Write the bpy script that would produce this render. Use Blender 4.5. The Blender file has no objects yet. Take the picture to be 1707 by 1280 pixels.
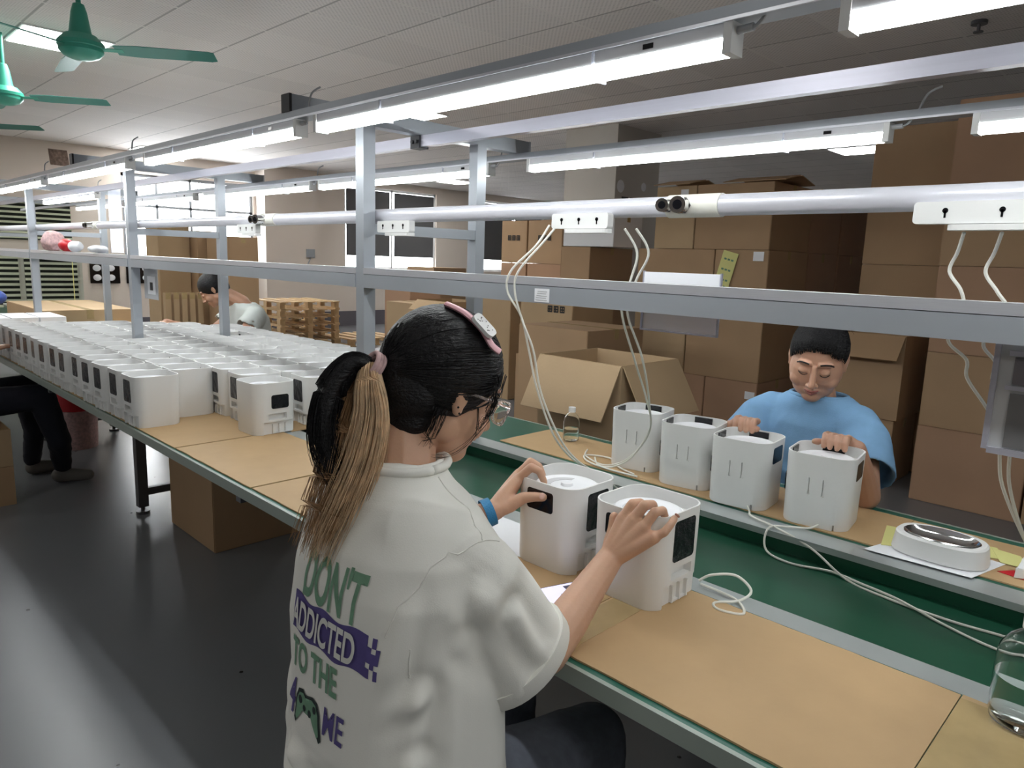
import bpy, bmesh, math, random
from mathutils import Vector, Matrix, noise
from mathutils.bvhtree import BVHTree
V = Vector
PI = math.pi
random.seed(7)
S = bpy.context.scene
C = S.collection

# ------------------------------------------------------------------ camera, world, exposure
W0, H0, F0 = 1707, 1280, 1190.3
yaw, pit, rol = -0.774812542, 0.17115222, 0.033470081
fw = V((math.sin(yaw)*math.cos(pit), math.cos(yaw)*math.cos(pit), -math.sin(pit)))
rt = V((math.cos(yaw), -math.sin(yaw), 0)); up = rt.cross(fw)
r2 = math.cos(rol)*rt + math.sin(rol)*up; u2 = -math.sin(rol)*rt + math.cos(rol)*up
cam = bpy.data.objects.new('camera', bpy.data.cameras.new('camera')); C.objects.link(cam)
M = Matrix((r2, u2, -fw)).transposed().to_4x4(); M.translation = V((0, 0, 1.434))
cam.matrix_world = M
cam.data.sensor_width = 36; cam.data.lens = F0/W0*36; cam.data.clip_start = 0.02
S.camera = cam
S.view_settings.view_transform = 'Standard'; S.view_settings.look = 'None'
S.view_settings.gamma = 1; S.view_settings.use_curve_mapping = False
S.view_settings.exposure = 1.2
TUBE = 12.5       # emission of the work light tubes
PANEL = 10.0      # emission of the ceiling panels
wd = bpy.data.worlds.new('world'); S.world = wd; wd.use_nodes = True
wd.node_tree.nodes['Background'].inputs[0].default_value = (0.93, 0.97, 1, 1)
wd.node_tree.nodes['Background'].inputs[1].default_value = 8.0

# ------------------------------------------------------------------ materials
def mat(name, col, rough=0.5, metal=0, bump=0, bscale=40, var=0, vscale=6, spec=0.5, trans=0, emit=None, es=0, ior=1.45, stretch=None, alpha=1, coat=0, sss=0):
    m = bpy.data.materials.new(name); m.use_nodes = True
    nt = m.node_tree; b = nt.nodes['Principled BSDF']
    b.inputs['Base Color'].default_value = (*col, 1); b.inputs['Roughness'].default_value = rough
    b.inputs['Metallic'].default_value = metal; b.inputs['Specular IOR Level'].default_value = spec
    b.inputs['Transmission Weight'].default_value = trans; b.inputs['IOR'].default_value = ior
    b.inputs['Alpha'].default_value = alpha; b.inputs['Coat Weight'].default_value = coat
    if sss:
        b.inputs['Subsurface Weight'].default_value = sss; b.inputs['Subsurface Radius'].default_value = (0.01, 0.004, 0.002)
    if emit: b.inputs['Emission Color'].default_value = (*emit, 1); b.inputs['Emission Strength'].default_value = es
    tc = nt.nodes.new('ShaderNodeTexCoord'); src = tc.outputs['Object']
    if stretch:
        mp = nt.nodes.new('ShaderNodeMapping'); mp.inputs['Scale'].default_value = stretch
        nt.links.new(src, mp.inputs[0]); src = mp.outputs[0]
    if var:
        n = nt.nodes.new('ShaderNodeTexNoise'); n.inputs['Scale'].default_value = vscale; n.inputs['Detail'].default_value = 5
        r = nt.nodes.new('ShaderNodeMapRange'); r.inputs[1].default_value = .25; r.inputs[2].default_value = .75
        r.inputs[3].default_value = 1-var; r.inputs[4].default_value = 1+var
        mx = nt.nodes.new('ShaderNodeVectorMath'); mx.operation = 'SCALE'; mx.inputs[0].default_value = col
        nt.links.new(src, n.inputs[0]); nt.links.new(n.outputs[0], r.inputs[0]); nt.links.new(r.outputs[0], mx.inputs[3])
        nt.links.new(mx.outputs[0], b.inputs['Base Color'])
    if bump:
        n = nt.nodes.new('ShaderNodeTexNoise'); n.inputs['Scale'].default_value = bscale; n.inputs['Detail'].default_value = 4
        bp = nt.nodes.new('ShaderNodeBump'); bp.inputs['Strength'].default_value = bump; bp.inputs['Distance'].default_value = .01
        nt.links.new(src, n.inputs[0]); nt.links.new(n.outputs[0], bp.inputs['Height']); nt.links.new(bp.outputs[0], b.inputs['Normal'])
    return m

MT = {}
MT['plastic'] = mat('white_plastic', (.78, .78, .77), .38, var=.015, vscale=3)
MT['tray'] = mat('white_tray', (.86, .87, .9), .3)
MT['black'] = mat('black_gloss', (.006, .006, .008), .12)
MT['film'] = mat('black_film', (.012, .012, .015), .18, bump=.5, bscale=45)
MT['slot'] = mat('dark_slot', (.13, .12, .11), .6)
MT['steel'] = mat('painted_grey_steel', (.40, .43, .47), .38, metal=.35, var=.05, vscale=4)
MT['alu'] = mat('aluminium', (.66, .67, .72), .3, metal=.55, var=.04, vscale=20, stretch=(1, 30, 30))
MT['darkmetal'] = mat('dark_end_cap', (.03, .03, .035), .5)
MT['pipe'] = mat('lilac_white_pipe', (.66, .66, .72), .28, metal=.15)
MT['chrome'] = mat('chrome', (.75, .75, .76), .12, metal=1)
MT['rail'] = mat('brushed_rail', (.62, .62, .72), .28, metal=.6, var=.05, vscale=5, stretch=(.5, 20, 20))
MT['housing'] = mat('lamp_housing', (.6, .6, .62), .45)
MT['tube'] = mat('lit_tube', (.9, .9, .9), .4, emit=(.96, 1, 1), es=TUBE)
MT['lightpanel'] = mat('lit_ceiling_panel', (.9, .9, .9), .4, emit=(1, 1, .96), es=PANEL)
MT['carton'] = mat('brown_cardboard', (.42, .275, .158), .78, var=.07, vscale=2.5, bump=.04, bscale=60)
MT['carton_b'] = mat('pale_cardboard', (.48, .34, .20), .75, var=.07, vscale=2.5, bump=.04, bscale=60)
MT['carton_c'] = mat('reddish_cardboard', (.44, .27, .17), .8, var=.07, vscale=2.5, bump=.04, bscale=60)
MT['sheet'] = mat('cardboard_sheet', (.50, .335, .175), .6, var=.09, vscale=5, bump=.06, bscale=25)
MT['tape'] = mat('clear_brown_tape', (.46, .34, .17), .22, var=.06, vscale=30)
MT['green_top'] = mat('green_laminate', (.02, .12, .085), .3, var=.12, vscale=8)
MT['green_belt'] = mat('green_belt_rubber', (.010, .070, .038), .33, var=.18, vscale=3, bump=.03, bscale=15)
MT['edge'] = mat('table_edge_trim', (.33, .38, .34), .4, metal=.3)
MT['strip'] = mat('metal_strip', (.52, .56, .56), .33, metal=.5, var=.07, vscale=6)
MT['legmetal'] = mat('dark_leg_metal', (.10, .10, .11), .35, metal=.4)
MT['wall'] = mat('painted_wall', (.76, .68, .61), .8, var=.04, vscale=1.2)
MT['pillar'] = mat('grey_pillar_paint', (.55, .52, .48), .8, var=.04, vscale=2)
MT['skirt'] = mat('dark_skirting', (.15, .14, .16), .6)
MT['frame_w'] = mat('white_window_frame', (.85, .87, .88), .4)
MT['blind'] = mat('dark_blind', (.13, .13, .135), .8)
MT['glass'] = mat('window_glass', (1, 1, 1), .02, trans=1, ior=1.1)
MT['cable'] = mat('white_cable', (.78, .77, .70), .4)
MT['cable_g'] = mat('grey_cable', (.45, .46, .48), .4)
MT['wood'] = mat('pallet_wood', (.56, .38, .2), .7, var=.2, vscale=9)
MT['fan'] = mat('fan_green', (.05, .36, .26), .35)
MT['fanblade'] = mat('fan_blade_green', (.06, .26, .22), .4)
MT['paper'] = mat('white_paper', (.82, .83, .86), .7)
MT['yellow'] = mat('yellow_paper', (.72, .7, .28), .7)
MT['ink'] = mat('ink', (.05, .05, .05), .7)
MT['red'] = mat('red_plastic', (.6, .02, .03), .4)
MT['pink'] = mat('pink_plastic', (.75, .42, .46), .35)
MT['pinkcloth'] = mat('pink_fabric', (.62, .42, .42), .9, var=.3, vscale=60)
MT['blue'] = mat('blue_band', (.02, .19, .40), .5, bump=.2, bscale=300)
MT['bluecloth'] = mat('blue_bag', (.03, .07, .3), .6)
MT['skin'] = mat('skin', (.60, .36, .245), .48, var=.05, vscale=12, sss=.12, bump=.05, bscale=180)
MT['skin_b'] = mat('skin_tan', (.56, .32, .22), .42, var=.05, vscale=14, sss=.12)
MT['lip'] = mat('lip', (.40, .14, .12), .4)
MT['nail'] = mat('nail', (.72, .45, .38), .25)
MT['hair'] = mat('black_hair', (.006, .0055, .007), .42, spec=.35, bump=.5, bscale=30, stretch=(9, 1.2, 9))
MT['hairb'] = mat('bleached_hair', (.70, .50, .31), .45, var=.35, vscale=50)
MT['hairbr'] = mat('brown_hair', (.33, .19, .095), .42, var=.4, vscale=50)
MT['shirt'] = mat('off_white_cotton', (.80, .79, .74), .9, bump=.08, bscale=500)
MT['shirtblue'] = mat('light_blue_cotton', (.23, .43, .68), .9, var=.06, vscale=25, bump=.1, bscale=300)
MT['shirtgrey'] = mat('pale_grey_cotton', (.6, .64, .62), .9, var=.05, vscale=15)
MT['jeans'] = mat('grey_denim', (.11, .12, .15), .85, var=.15, vscale=60)
MT['darkcloth'] = mat('navy_cloth', (.012, .013, .022), .9)
MT['print_g'] = mat('green_print', (.16, .30, .20), .7, var=.15, vscale=60)
MT['print_p'] = mat('purple_print', (.09, .07, .23), .7, var=.1, vscale=60)
MT['print_w'] = mat('white_print', (.66, .66, .63), .7)
MT['print_k'] = mat('black_print', (.02, .03, .03), .7)
MT['lens'] = mat('clear_frame', (.95, .85, .82), .08, trans=.85, ior=1.35)
MT['clear'] = mat('clear_plastic', (.97, .99, 1), .04, trans=1, ior=1.2)
MT['thinclear'] = mat('clear_film', (.8, .82, .9), .25, trans=.7, ior=1.05)
MT['water'] = mat('water', (.93, .98, .94), .0, trans=1, ior=1.12)
MT['screen'] = mat('phone_screen', (.3, .3, .36), .1, emit=(.62, .60, .9), es=.55)
MT['screendark'] = mat('phone_picture', (.05, .05, .07), .1, emit=(.05, .05, .08), es=.3)
MT['tan'] = mat('tan_shelf_board', (.6, .45, .3), .6)
MT['cooler'] = mat('cooler_housing', (.58, .60, .52), .5)
MT['slat'] = mat('cooler_slat', (.55, .60, .45), .5)
MT['dark'] = mat('dark_void', (.02, .025, .02), .8)
MT['shoe'] = mat('grey_shoe', (.16, .15, .14), .8)
MT['patch'] = mat('wall_stain', (.22, .16, .13), .9, var=.5, vscale=30)

def nd(nt, t, **k):
    n = nt.nodes.new(t)
    for a, b in k.items(): setattr(n, a, b)
    return n
def mth(nt, op, a, b=None, c=None):
    n = nd(nt, 'ShaderNodeMath', operation=op)
    for i, x in enumerate((a, b, c)):
        if x is None: continue
        if isinstance(x, (int, float)): n.inputs[i].default_value = x
        else: nt.links.new(x, n.inputs[i])
    return n.outputs[0]
def ceiling_mat():
    m = mat('perforated_ceiling_tiles', (.5, .46, .44), .75)
    nt = m.node_tree; b = nt.nodes['Principled BSDF']
    tc = nd(nt, 'ShaderNodeTexCoord'); sp = nd(nt, 'ShaderNodeSeparateXYZ'); nt.links.new(tc.outputs['Object'], sp.inputs[0])
    def line(o, off, per, w):
        f = mth(nt, 'FRACT', mth(nt, 'MULTIPLY', mth(nt, 'ADD', o, off), 1/per))
        return mth(nt, 'LESS_THAN', mth(nt, 'MINIMUM', f, mth(nt, 'SUBTRACT', 1, f)), w/per)
    X, Y = sp.outputs[0], sp.outputs[1]
    ly = line(X, 60+3.83, .6, .010); lx = line(Y, 60-3.15, .6, .008)
    g = mth(nt, 'MAXIMUM', lx, ly)
    # perforation: small dark square dots in a diagonal weave
    dx = line(mth(nt, 'ADD', X, Y), 60, .034, .008); dy = line(mth(nt, 'SUBTRACT', X, Y), 60, .034, .008)
    d = mth(nt, 'MULTIPLY', dx, dy)
    n = nd(nt, 'ShaderNodeTexNoise'); n.inputs['Scale'].default_value = 1.3; nt.links.new(tc.outputs['Object'], n.inputs[0])
    cell = nd(nt, 'ShaderNodeTexWhiteNoise'); cell.noise_dimensions = '2D'
    cb = nd(nt, 'ShaderNodeCombineXYZ')
    nt.links.new(mth(nt, 'FLOOR', mth(nt, 'MULTIPLY', mth(nt, 'ADD', X, 63.83), 1/.6)), cb.inputs[0])
    nt.links.new(mth(nt, 'FLOOR', mth(nt, 'MULTIPLY', mth(nt, 'ADD', Y, 56.85), 1/.6)), cb.inputs[1])
    nt.links.new(cb.outputs[0], cell.inputs[0])
    v = mth(nt, 'ADD', .93, mth(nt, 'MULTIPLY', cell.outputs[0], .08))
    v = mth(nt, 'SUBTRACT', v, mth(nt, 'MULTIPLY', d, .22))
    sc = nd(nt, 'ShaderNodeVectorMath', operation='SCALE'); sc.inputs[0].default_value = (.84, .80, .78)
    nt.links.new(v, sc.inputs[3])
    mx = nd(nt, 'ShaderNodeMix', data_type='RGBA'); nt.links.new(g, mx.inputs[0])
    nt.links.new(sc.outputs[0], mx.inputs[6])
    mx2 = nd(nt, 'ShaderNodeMix', data_type='RGBA'); nt.links.new(ly, mx2.inputs[0])
    mx2.inputs[6].default_value = (.45, .43, .42, 1); mx2.inputs[7].default_value = (.8, .77, .74, 1)
    nt.links.new(mx2.outputs[2], mx.inputs[7])
    nt.links.new(mx.outputs[2], b.inputs['Base Color'])
    return m
def floor_mat():
    m = mat('grey_epoxy_floor', (.1, .105, .115), .3)
    nt = m.node_tree; b = nt.nodes['Principled BSDF']
    tc = nd(nt, 'ShaderNodeTexCoord')
    n = nd(nt, 'ShaderNodeTexNoise'); n.inputs['Scale'].default_value = .5; n.inputs['Detail'].default_value = 1
    nt.links.new(tc.outputs['Object'], n.inputs[0])
    r = nd(nt, 'ShaderNodeMapRange'); r.inputs[1].default_value = .3; r.inputs[2].default_value = .7; r.inputs[3].default_value = .25; r.inputs[4].default_value = .31
    nt.links.new(n.outputs[0], r.inputs[0]); b.inputs['Roughness'].default_value = .27
    cr = nd(nt, 'ShaderNodeValToRGB'); cr.color_ramp.elements[0].color = (.175, .183, .198, 1); cr.color_ramp.elements[1].color = (.205, .213, .225, 1)
    nt.links.new(n.outputs[0], cr.inputs[0])
    vo = nd(nt, 'ShaderNodeTexVoronoi'); vo.inputs['Scale'].default_value = 4.5; nt.links.new(tc.outputs['Object'], vo.inputs[0])
    lt = mth(nt, 'LESS_THAN', vo.outputs['Distance'], .035)
    mx = nd(nt, 'ShaderNodeMix', data_type='RGBA'); nt.links.new(lt, mx.inputs[0]); nt.links.new(cr.outputs[0], mx.inputs[6]); mx.inputs[7].default_value = (.02, .02, .02, 1)
    nt.links.new(mx.outputs[2], b.inputs['Base Color'])
    return m
MT['ceil'] = ceiling_mat(); MT['floor'] = floor_mat()

# ------------------------------------------------------------------ mesh helpers
def BM(): return bmesh.new()
def box(bm, x0, x1, y0, y1, z0, z1, M=None):
    vs = [bm.verts.new((x, y, z)) for z in (z0, z1) for x, y in ((x0, y0), (x1, y0), (x1, y1), (x0, y1))]
    for f in ((3, 2, 1, 0), (4, 5, 6, 7), (0, 1, 5, 4), (1, 2, 6, 5), (2, 3, 7, 6), (3, 0, 4, 7)): bm.faces.new([vs[i] for i in f])
    if M: bmesh.ops.transform(bm, matrix=M, verts=vs)
    return vs
def frame_of(d):
    d = V(d).normalized(); a = V((0, 0, 1)) if abs(d.z) < .9 else V((1, 0, 0))
    u = d.cross(a).normalized(); return u, d.cross(u).normalized(), d
def ring(bm, c, u, v, ru, rv, n, ph=0):
    return [bm.verts.new(V(c)+u*(ru*math.cos(2*PI*i/n+ph))+v*(rv*math.sin(2*PI*i/n+ph))) for i in range(n)]
def bridge(bm, a, b):
    n = len(a)
    for i in range(n): bm.faces.new((a[i], a[(i+1) % n], b[(i+1) % n], b[i]))
def cyl(bm, p0, p1, r0, r1=None, n=16, caps=True):
    r1 = r0 if r1 is None else r1; p0, p1 = V(p0), V(p1); u, v, d = frame_of(p1-p0)
    a = ring(bm, p0, u, v, r0, r0, n); b = ring(bm, p1, u, v, r1, r1, n); bridge(bm, a, b)
    if caps: bm.faces.new(a[::-1]); bm.faces.new(b)
def lathe(bm, prof, n=24, o=(0, 0, 0), close=False):
    o = V(o); rings = [[bm.verts.new(o+V((r*math.cos(2*PI*i/n), r*math.sin(2*PI*i/n), z))) for i in range(n)] for r, z in prof]
    for a, b in zip(rings, rings[1:]): bridge(bm, a, b)
    if close: bm.faces.new(rings[0][::-1]); bm.faces.new(rings[-1])
def smoothpath(pts, k=6):
    P = [V(p) for p in pts]; out = []
    for i in range(len(P)-1):
        p0, p1, p2, p3 = P[max(i-1, 0)], P[i], P[i+1], P[min(i+2, len(P)-1)]
        for j in range(k):
            t = j/k
            out.append(.5*((2*p1)+(-p0+p2)*t+(2*p0-5*p1+4*p2-p3)*t*t+(-p0+3*p1-3*p2+p3)*t**3))
    return out+[P[-1]]
def sweep(bm, pts, r, n=8, r_end=None, flat=1.0):
    m = len(pts); prev = None; u = None
    for i, p in enumerate(pts):
        d = (V(pts[min(i+1, m-1)])-V(pts[max(i-1, 0)]))
        d = d.normalized() if d.length > 1e-9 else V((0, 0, 1))
        if u is None: u, v, _ = frame_of(d)
        else:
            u = (u-d*u.dot(d)); u = u.normalized() if u.length > 1e-6 else frame_of(d)[0]
            v = d.cross(u)
        rr = r if r_end is None else r+(r_end-r)*i/(m-1)
        if callable(r): rr = r(i/(m-1))
        cur = ring(bm, p, u, v, rr, rr*flat, n)
        if prev: bridge(bm, prev, cur)
        else: bm.faces.new(cur[::-1])
        prev = cur
    bm.faces.new(prev)
def rrect(w, d, r, n=6):
    pts = []
    for cx, cy, a0 in ((w/2-r, d/2-r, 0), (-w/2+r, d/2-r, 90), (-w/2+r, -d/2+r, 180), (w/2-r, -d/2+r, 270)):
        for i in range(n+1):
            a = math.radians(a0+90*i/n); pts.append((cx+r*math.cos(a), cy+r*math.sin(a)))
    return pts
def prism(bm, pts, z0, z1, M=None):
    a = [bm.verts.new((x, y, z0)) for x, y in pts]; b = [bm.verts.new((x, y, z1)) for x, y in pts]
    bridge(bm, a, b); bm.faces.new(a[::-1]); bm.faces.new(b)
    if M: bmesh.ops.transform(bm, matrix=M, verts=a+b)
def ell(bm, c, r, M=None, s=20):
    T = Matrix.Translation(V(c)) @ Matrix.Diagonal((*r, 1))
    if M: T = M @ T
    bmesh.ops.create_uvsphere(bm, u_segments=s, v_segments=max(8, s//2), radius=1, matrix=T)
def cap(bm, p0, r0, p1, r1, n=14):
    """tapered capsule with round ends"""
    p0, p1 = V(p0), V(p1); u, v, d = frame_of(p1-p0); rs = []
    for k in range(5):
        a = -PI/2+PI/2*k/4+.02; rs.append((p0+d*r0*math.sin(a), max(r0*math.cos(a), r0*.05)))
    for k in range(5):
        a = PI/2*k/4-.02; rs.append((p1+d*r1*math.sin(a), max(r1*math.cos(a), r1*.05)))
    R = [ring(bm, c, u, v, r, r, n) for c, r in rs]
    for a, b in zip(R, R[1:]): bridge(bm, a, b)
    bm.faces.new(R[0][::-1]); bm.faces.new(R[-1])
def chain(bm, pr, M=None):
    for (p0, r0), (p1, r1) in zip(pr, pr[1:]):
        if M: p0, p1 = M @ V(p0), M @ V(p1)
        cap(bm, p0, r0, p1, r1)
def loft(bm, st, n=40, ucross=None):
    """stations: (centre, u, v, ru, rv)"""
    R = [ring(bm, V(c), V(u), V(v), ru, rv, n) for c, u, v, ru, rv in st]
    for a, b in zip(R, R[1:]): bridge(bm, a, b)
    bm.faces.new(R[0][::-1]); bm.faces.new(R[-1])
def finish(me, ang=40):
    bm = bmesh.new(); bm.from_mesh(me)
    bmesh.ops.recalc_face_normals(bm, faces=bm.faces)
    a = math.radians(ang)
    for f in bm.faces: f.smooth = True
    for e in bm.edges:
        e.smooth = not (len(e.link_faces) != 2 or e.calc_face_angle(0) > a)
    bm.to_mesh(me); bm.free()
def link(name, me, m, parent=None):
    o = bpy.data.objects.new(name, me); C.objects.link(o)
    if m: me.materials.append(MT[m] if isinstance(m, str) else m)
    if parent: o.parent = parent
    return o
def obj(name, bm, m, parent=None, ang=40, world=True):
    """one mesh object; bm given in world coordinates is moved into its parent's frame"""
    me = bpy.data.meshes.new(name)
    if world and parent:
        T = Matrix.Identity(4); p = parent
        while p: T = p.matrix_basis @ T; p = p.parent
        bmesh.ops.transform(bm, matrix=T.inverted(), verts=bm.verts)
    bm.to_mesh(me); bm.free(); finish(me, ang)
    return link(name, me, m, parent)
def tag(o, label, cat, group=None, kind=None):
    if label: o['label'] = label
    if cat: o['category'] = cat
    if group: o['group'] = group
    if kind: o['kind'] = kind
    return o
def thing(name, label, cat, loc=(0, 0, 0), rz=0, group=None):
    o = bpy.data.objects.new(name, None); C.objects.link(o); o.location = loc; o.rotation_euler = (0, 0, rz)
    o.empty_display_size = .05
    o.matrix_basis = Matrix.Translation(V(loc)) @ Matrix.Rotation(rz, 4, 'Z')
    return tag(o, label, cat, group)
def struct(name, bm, m):
    o = obj(name, bm, m); o['kind'] = 'structure'; return o
def dup(root, loc, rz, label=None, group=None):
    r = root.copy(); C.objects.link(r); r.location = loc; r.rotation_euler = (0, 0, rz)
    if label: r['label'] = label
    if group: r['group'] = group
    for ch in list(root.children):
        c = ch.copy(); C.objects.link(c); c.parent = r
        for g in ch.children:
            d = g.copy(); C.objects.link(d); d.parent = c
    return r
def evalmesh(bm, mods, name='tmp'):
    me = bpy.data.meshes.new(name); bm.to_mesh(me); bm.free()
    o = bpy.data.objects.new(name, me); C.objects.link(o); extra = []
    for t, kw in mods:
        md = o.modifiers.new(t, t)
        for k, v in kw.items(): setattr(md, k, v)
    dg = bpy.context.evaluated_depsgraph_get(); dg.update()
    res = bpy.data.meshes.new_from_object(o.evaluated_get(dg))
    bpy.data.objects.remove(o); return res
def union(bm, vox, it=4, fac=.5):
    bmesh.ops.recalc_face_normals(bm, faces=bm.faces)
    mods = [('REMESH', dict(mode='VOXEL', voxel_size=vox))]
    if it: mods.append(('SMOOTH', dict(iterations=it, factor=fac)))
    return evalmesh(bm, mods)
def cut(bm, cutters):
    """boolean difference of closed solids"""
    tmp = []
    bmesh.ops.recalc_face_normals(bm, faces=bm.faces)
    mods = []
    for c in cutters:
        bmesh.ops.recalc_face_normals(c, faces=c.faces)
        me = bpy.data.meshes.new('c'); c.to_mesh(me); c.free(); o = bpy.data.objects.new('c', me); C.objects.link(o); tmp.append(o)
        mods.append(('BOOLEAN', dict(operation='DIFFERENCE', object=o, solver='EXACT')))
    me = evalmesh(bm, mods)
    for o in tmp: bpy.data.objects.remove(o)
    return me
def meshobj(name, me, m, parent=None, ang=40):
    if parent:
        T = Matrix.Identity(4); p = parent
        while p: T = p.matrix_basis @ T; p = p.parent
        me.transform(T.inverted())
    me.materials.clear(); finish(me, ang); return link(name, me, m, parent)
ORD = ['first', 'second', 'third', 'fourth', 'fifth', 'sixth', 'seventh', 'eighth', 'ninth', 'tenth', 'eleventh', 'twelfth', 'thirteenth', 'fourteenth', 'fifteenth', 'sixteenth']

# ------------------------------------------------------------------ room
XW = -12.75; ZC = 2.96; YB = 14.5; XR = 9; YF = -11
b = BM(); box(b, XW-.2, XR+.2, YF-.2, YB+.2, -.1, 0); struct('floor', b, 'floor')
b = BM(); box(b, XW-.2, XR+.2, YF-.2, YB+.2, ZC, ZC+.1); struct('ceiling', b, 'ceil')
wins = [(3.95, 6.15, 1.28, 2.62), (8.06, 10.43, 1.15, 2.82), (11.85, 14.0, 1.15, 2.82)]
b = BM(); y = YF-.2
for y0, y1, z0, z1 in wins:
    box(b, XW-.2, XW, y, y0, 0, ZC); box(b, XW-.2, XW, y0, y1, 0, z0); box(b, XW-.2, XW, y0, y1, z1, ZC); y = y1
box(b, XW-.2, XW, y, YB+.2, 0, ZC)
box(b, XW, XW+.35, 6.2, 7.25, 0, ZC)
struct('wall_left', b, 'wall')
b = BM(); box(b, XW, XR, YB, YB+.2, 0, ZC); struct('wall_back', b, 'wall')
b = BM(); box(b, XR, XR+.2, YF-.2, YB+.2, 0, ZC); struct('wall_right', b, 'wall')
b = BM(); box(b, XW, XR, YF-.2, YF, 0, ZC); struct('wall_front', b, 'wall')
b = BM(); box(b, XW, XW+.02, YF, 6.2, 0, .3); box(b, XW, XW+.02, 7.25, YB, 0, .3); box(b, XW+.35, XW+.37, 6.2, 7.25, 0, .3); struct('baseboard_left', b, 'skirt')
for i, (y0, y1, z0, z1) in enumerate(wins):
    w = BM(); t = .05; xa, xb = XW-.13, XW-.05
    box(w, xa, xb, y0, y1, z0, z0+t); box(w, xa, xb, y0, y1, z1-t, z1); box(w, xa, xb, y0, y0+t, z0, z1); box(w, xa, xb, y1-t, y1, z0, z1)
    nm = 3 if i == 0 else 1
    for k in range(nm):
        ym = y0+(y1-y0)*(k+1)/(nm+1); box(w, xa, xb, ym-.02, ym+.02, z0, z1)
    if i == 0: box(w, xa, xb, y0, y1, 2.1, 2.14)
    wo = struct('window_%d' % (i+1), w, 'frame_w' if i else 'steel')
    g = BM(); box(g, XW-.1, XW-.095, y0+t, y1-t, z0+t, z1-t); obj('pane', g, 'glass', wo)
    if i:
        for k in range(2):
            ya = y0+(y1-y0)*k/2+.06; g = BM(); box(g, XW-.045, XW-.035, ya, ya+(y1-y0)/2-.12, z0+.28, z1-.06); obj('blind', g, 'blind', wo)
# free-standing pillar behind the cartons
b = BM(); box(b, -5.75, -5.0, 6.65, 7.5, 0, ZC); struct('trim_1', b, 'pillar')

def ceil_panel(x, y, lab):
    t = thing('ceiling_light', lab, 'ceiling light', (x, y, ZC), group='square ceiling light panels')
    f = BM(); box(f, x-.3, x+.3, y-.3, y+.3, ZC-.012, ZC-.0005); g = f
    o = obj('frame', f, 'frame_w', t)
    d = BM(); box(d, x-.28, x+.28, y-.28, y+.28, ZC-.015, ZC-.0125); obj('diffuser', d, 'lightpanel', t)
for x, y, lab in ((-6.53, 1.65, 'square lit ceiling panel behind the two green ceiling fans'),
    (-6.53, 4.95, 'square lit ceiling panel peeking out below the aisle-side lamp row'),
    (-3.53, 9.75, 'square lit ceiling panel above the middle carton stack, beside the tall brown column'),
    (-11.3, 9.75, 'square lit ceiling panel near the dark windows'),
    (-12.2, 4.3, 'square lit ceiling panel against the window wall'),
    (-9.53, 7.95, 'square lit ceiling panel in front of the wall with dark windows'), (1.9, -.15, 'added unseen fill light panel above the end of the bench'),  # from the bench-end panel on: out-of-view fill lights, added to raise the ambience
    (-2.3, -2.55, 'added unseen fill light panel over the aisle'), (1.9, -2.55, 'added unseen fill light panel at the start of the aisle'),
    (-6.53, -2.55, 'added unseen fill light panel over the far aisle'),
    (-8.93, -2.55, 'added unseen fill light panel at the window end of the aisle'), (-11.33, .15, 'added unseen fill light panel above the air cooler'), (-11.33, -1.95, 'added unseen fill light panel in the aisle corner by the window wall'), (-10.13, -.45, 'added unseen fill light panel between the air cooler and the aisle'), (-9.53, .75, 'added unseen fill light panel over the far end of the work line')):  # all on this line added outside the view to brighten the window-wall side
    ceil_panel(x, y, lab)
b = BM()
cyl(b, (-1.288, 5.268, ZC), (-1.288, 5.268, ZC-.02), .045); cyl(b, (-1.288, 5.268, ZC-.02), (-1.288, 5.268, ZC-.06), .01)
cyl(b, (-1.288, 5.268, ZC-.06), (-1.288, 5.268, ZC-.066), .028)
tag(obj('sprinkler', b, 'legmetal'), 'small ceiling sprinkler above the tallest cartons', 'sprinkler')

# ------------------------------------------------------------------ ceiling fans
def fan(x, y, z, a0, lab):
    t = thing('ceiling_fan', lab, 'ceiling fan', (x, y, z), group='green ceiling fans')
    r = BM(); cyl(r, (x, y, z+.1), (x, y, ZC), .013); obj('rod', r, 'fan', t)
    r = BM(); lathe(r, [(.001, .25), (.028, .24), (.04, .2), (.055, .1), (.06, .085), (.001, .085)], 24, (x, y, z)); obj('cover', r, 'fan', t)
    r = BM(); lathe(r, [(.001, .085), (.08, .08), (.105, .055), (.118, .04), (.118, .02), (.112, .015), (.112, -.005), (.09, -.03), (.05, -.045), (.001, -.05)], 32, (x, y, z)); obj('motor_housing', r, 'fan', t)
    for k in range(3):
        a = math.radians(a0+120*k); R = Matrix.Translation((x, y, z+.015)) @ Matrix.Rotation(a, 4, 'Z') @ Matrix.Rotation(math.radians(-13), 4, 'X')
        r = BM(); prism(r, [(.18, -.05), (.3, -.062), (.68, -.055), (.71, -.045), (.71, .045), (.68, .055), (.3, .062), (.18, .05)], -.002, .002, R)
        bl = obj('blade', r, 'fanblade', t)
        r = BM(); box(r, .09, .22, -.018, .018, -.004, -.0005, R); obj('blade_iron', r, 'fan', bl)
fan(-4.69, 1.29, 2.50, 53, 'green ceiling fan with its whole hub in view, square light panel behind it')
fan(-6.65, 1.3, 2.50, 55, 'green ceiling fan with pale green rod, half its hub cut by the photo edge')
fan(-8.6, 1.32, 2.50, 50, 'green ceiling fan of which only one blade shows, above the window wall')
fan(-2.62, 1.1, 2.60, 112, 'green ceiling fan of which only a blade tip shows at the top edge')

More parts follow.
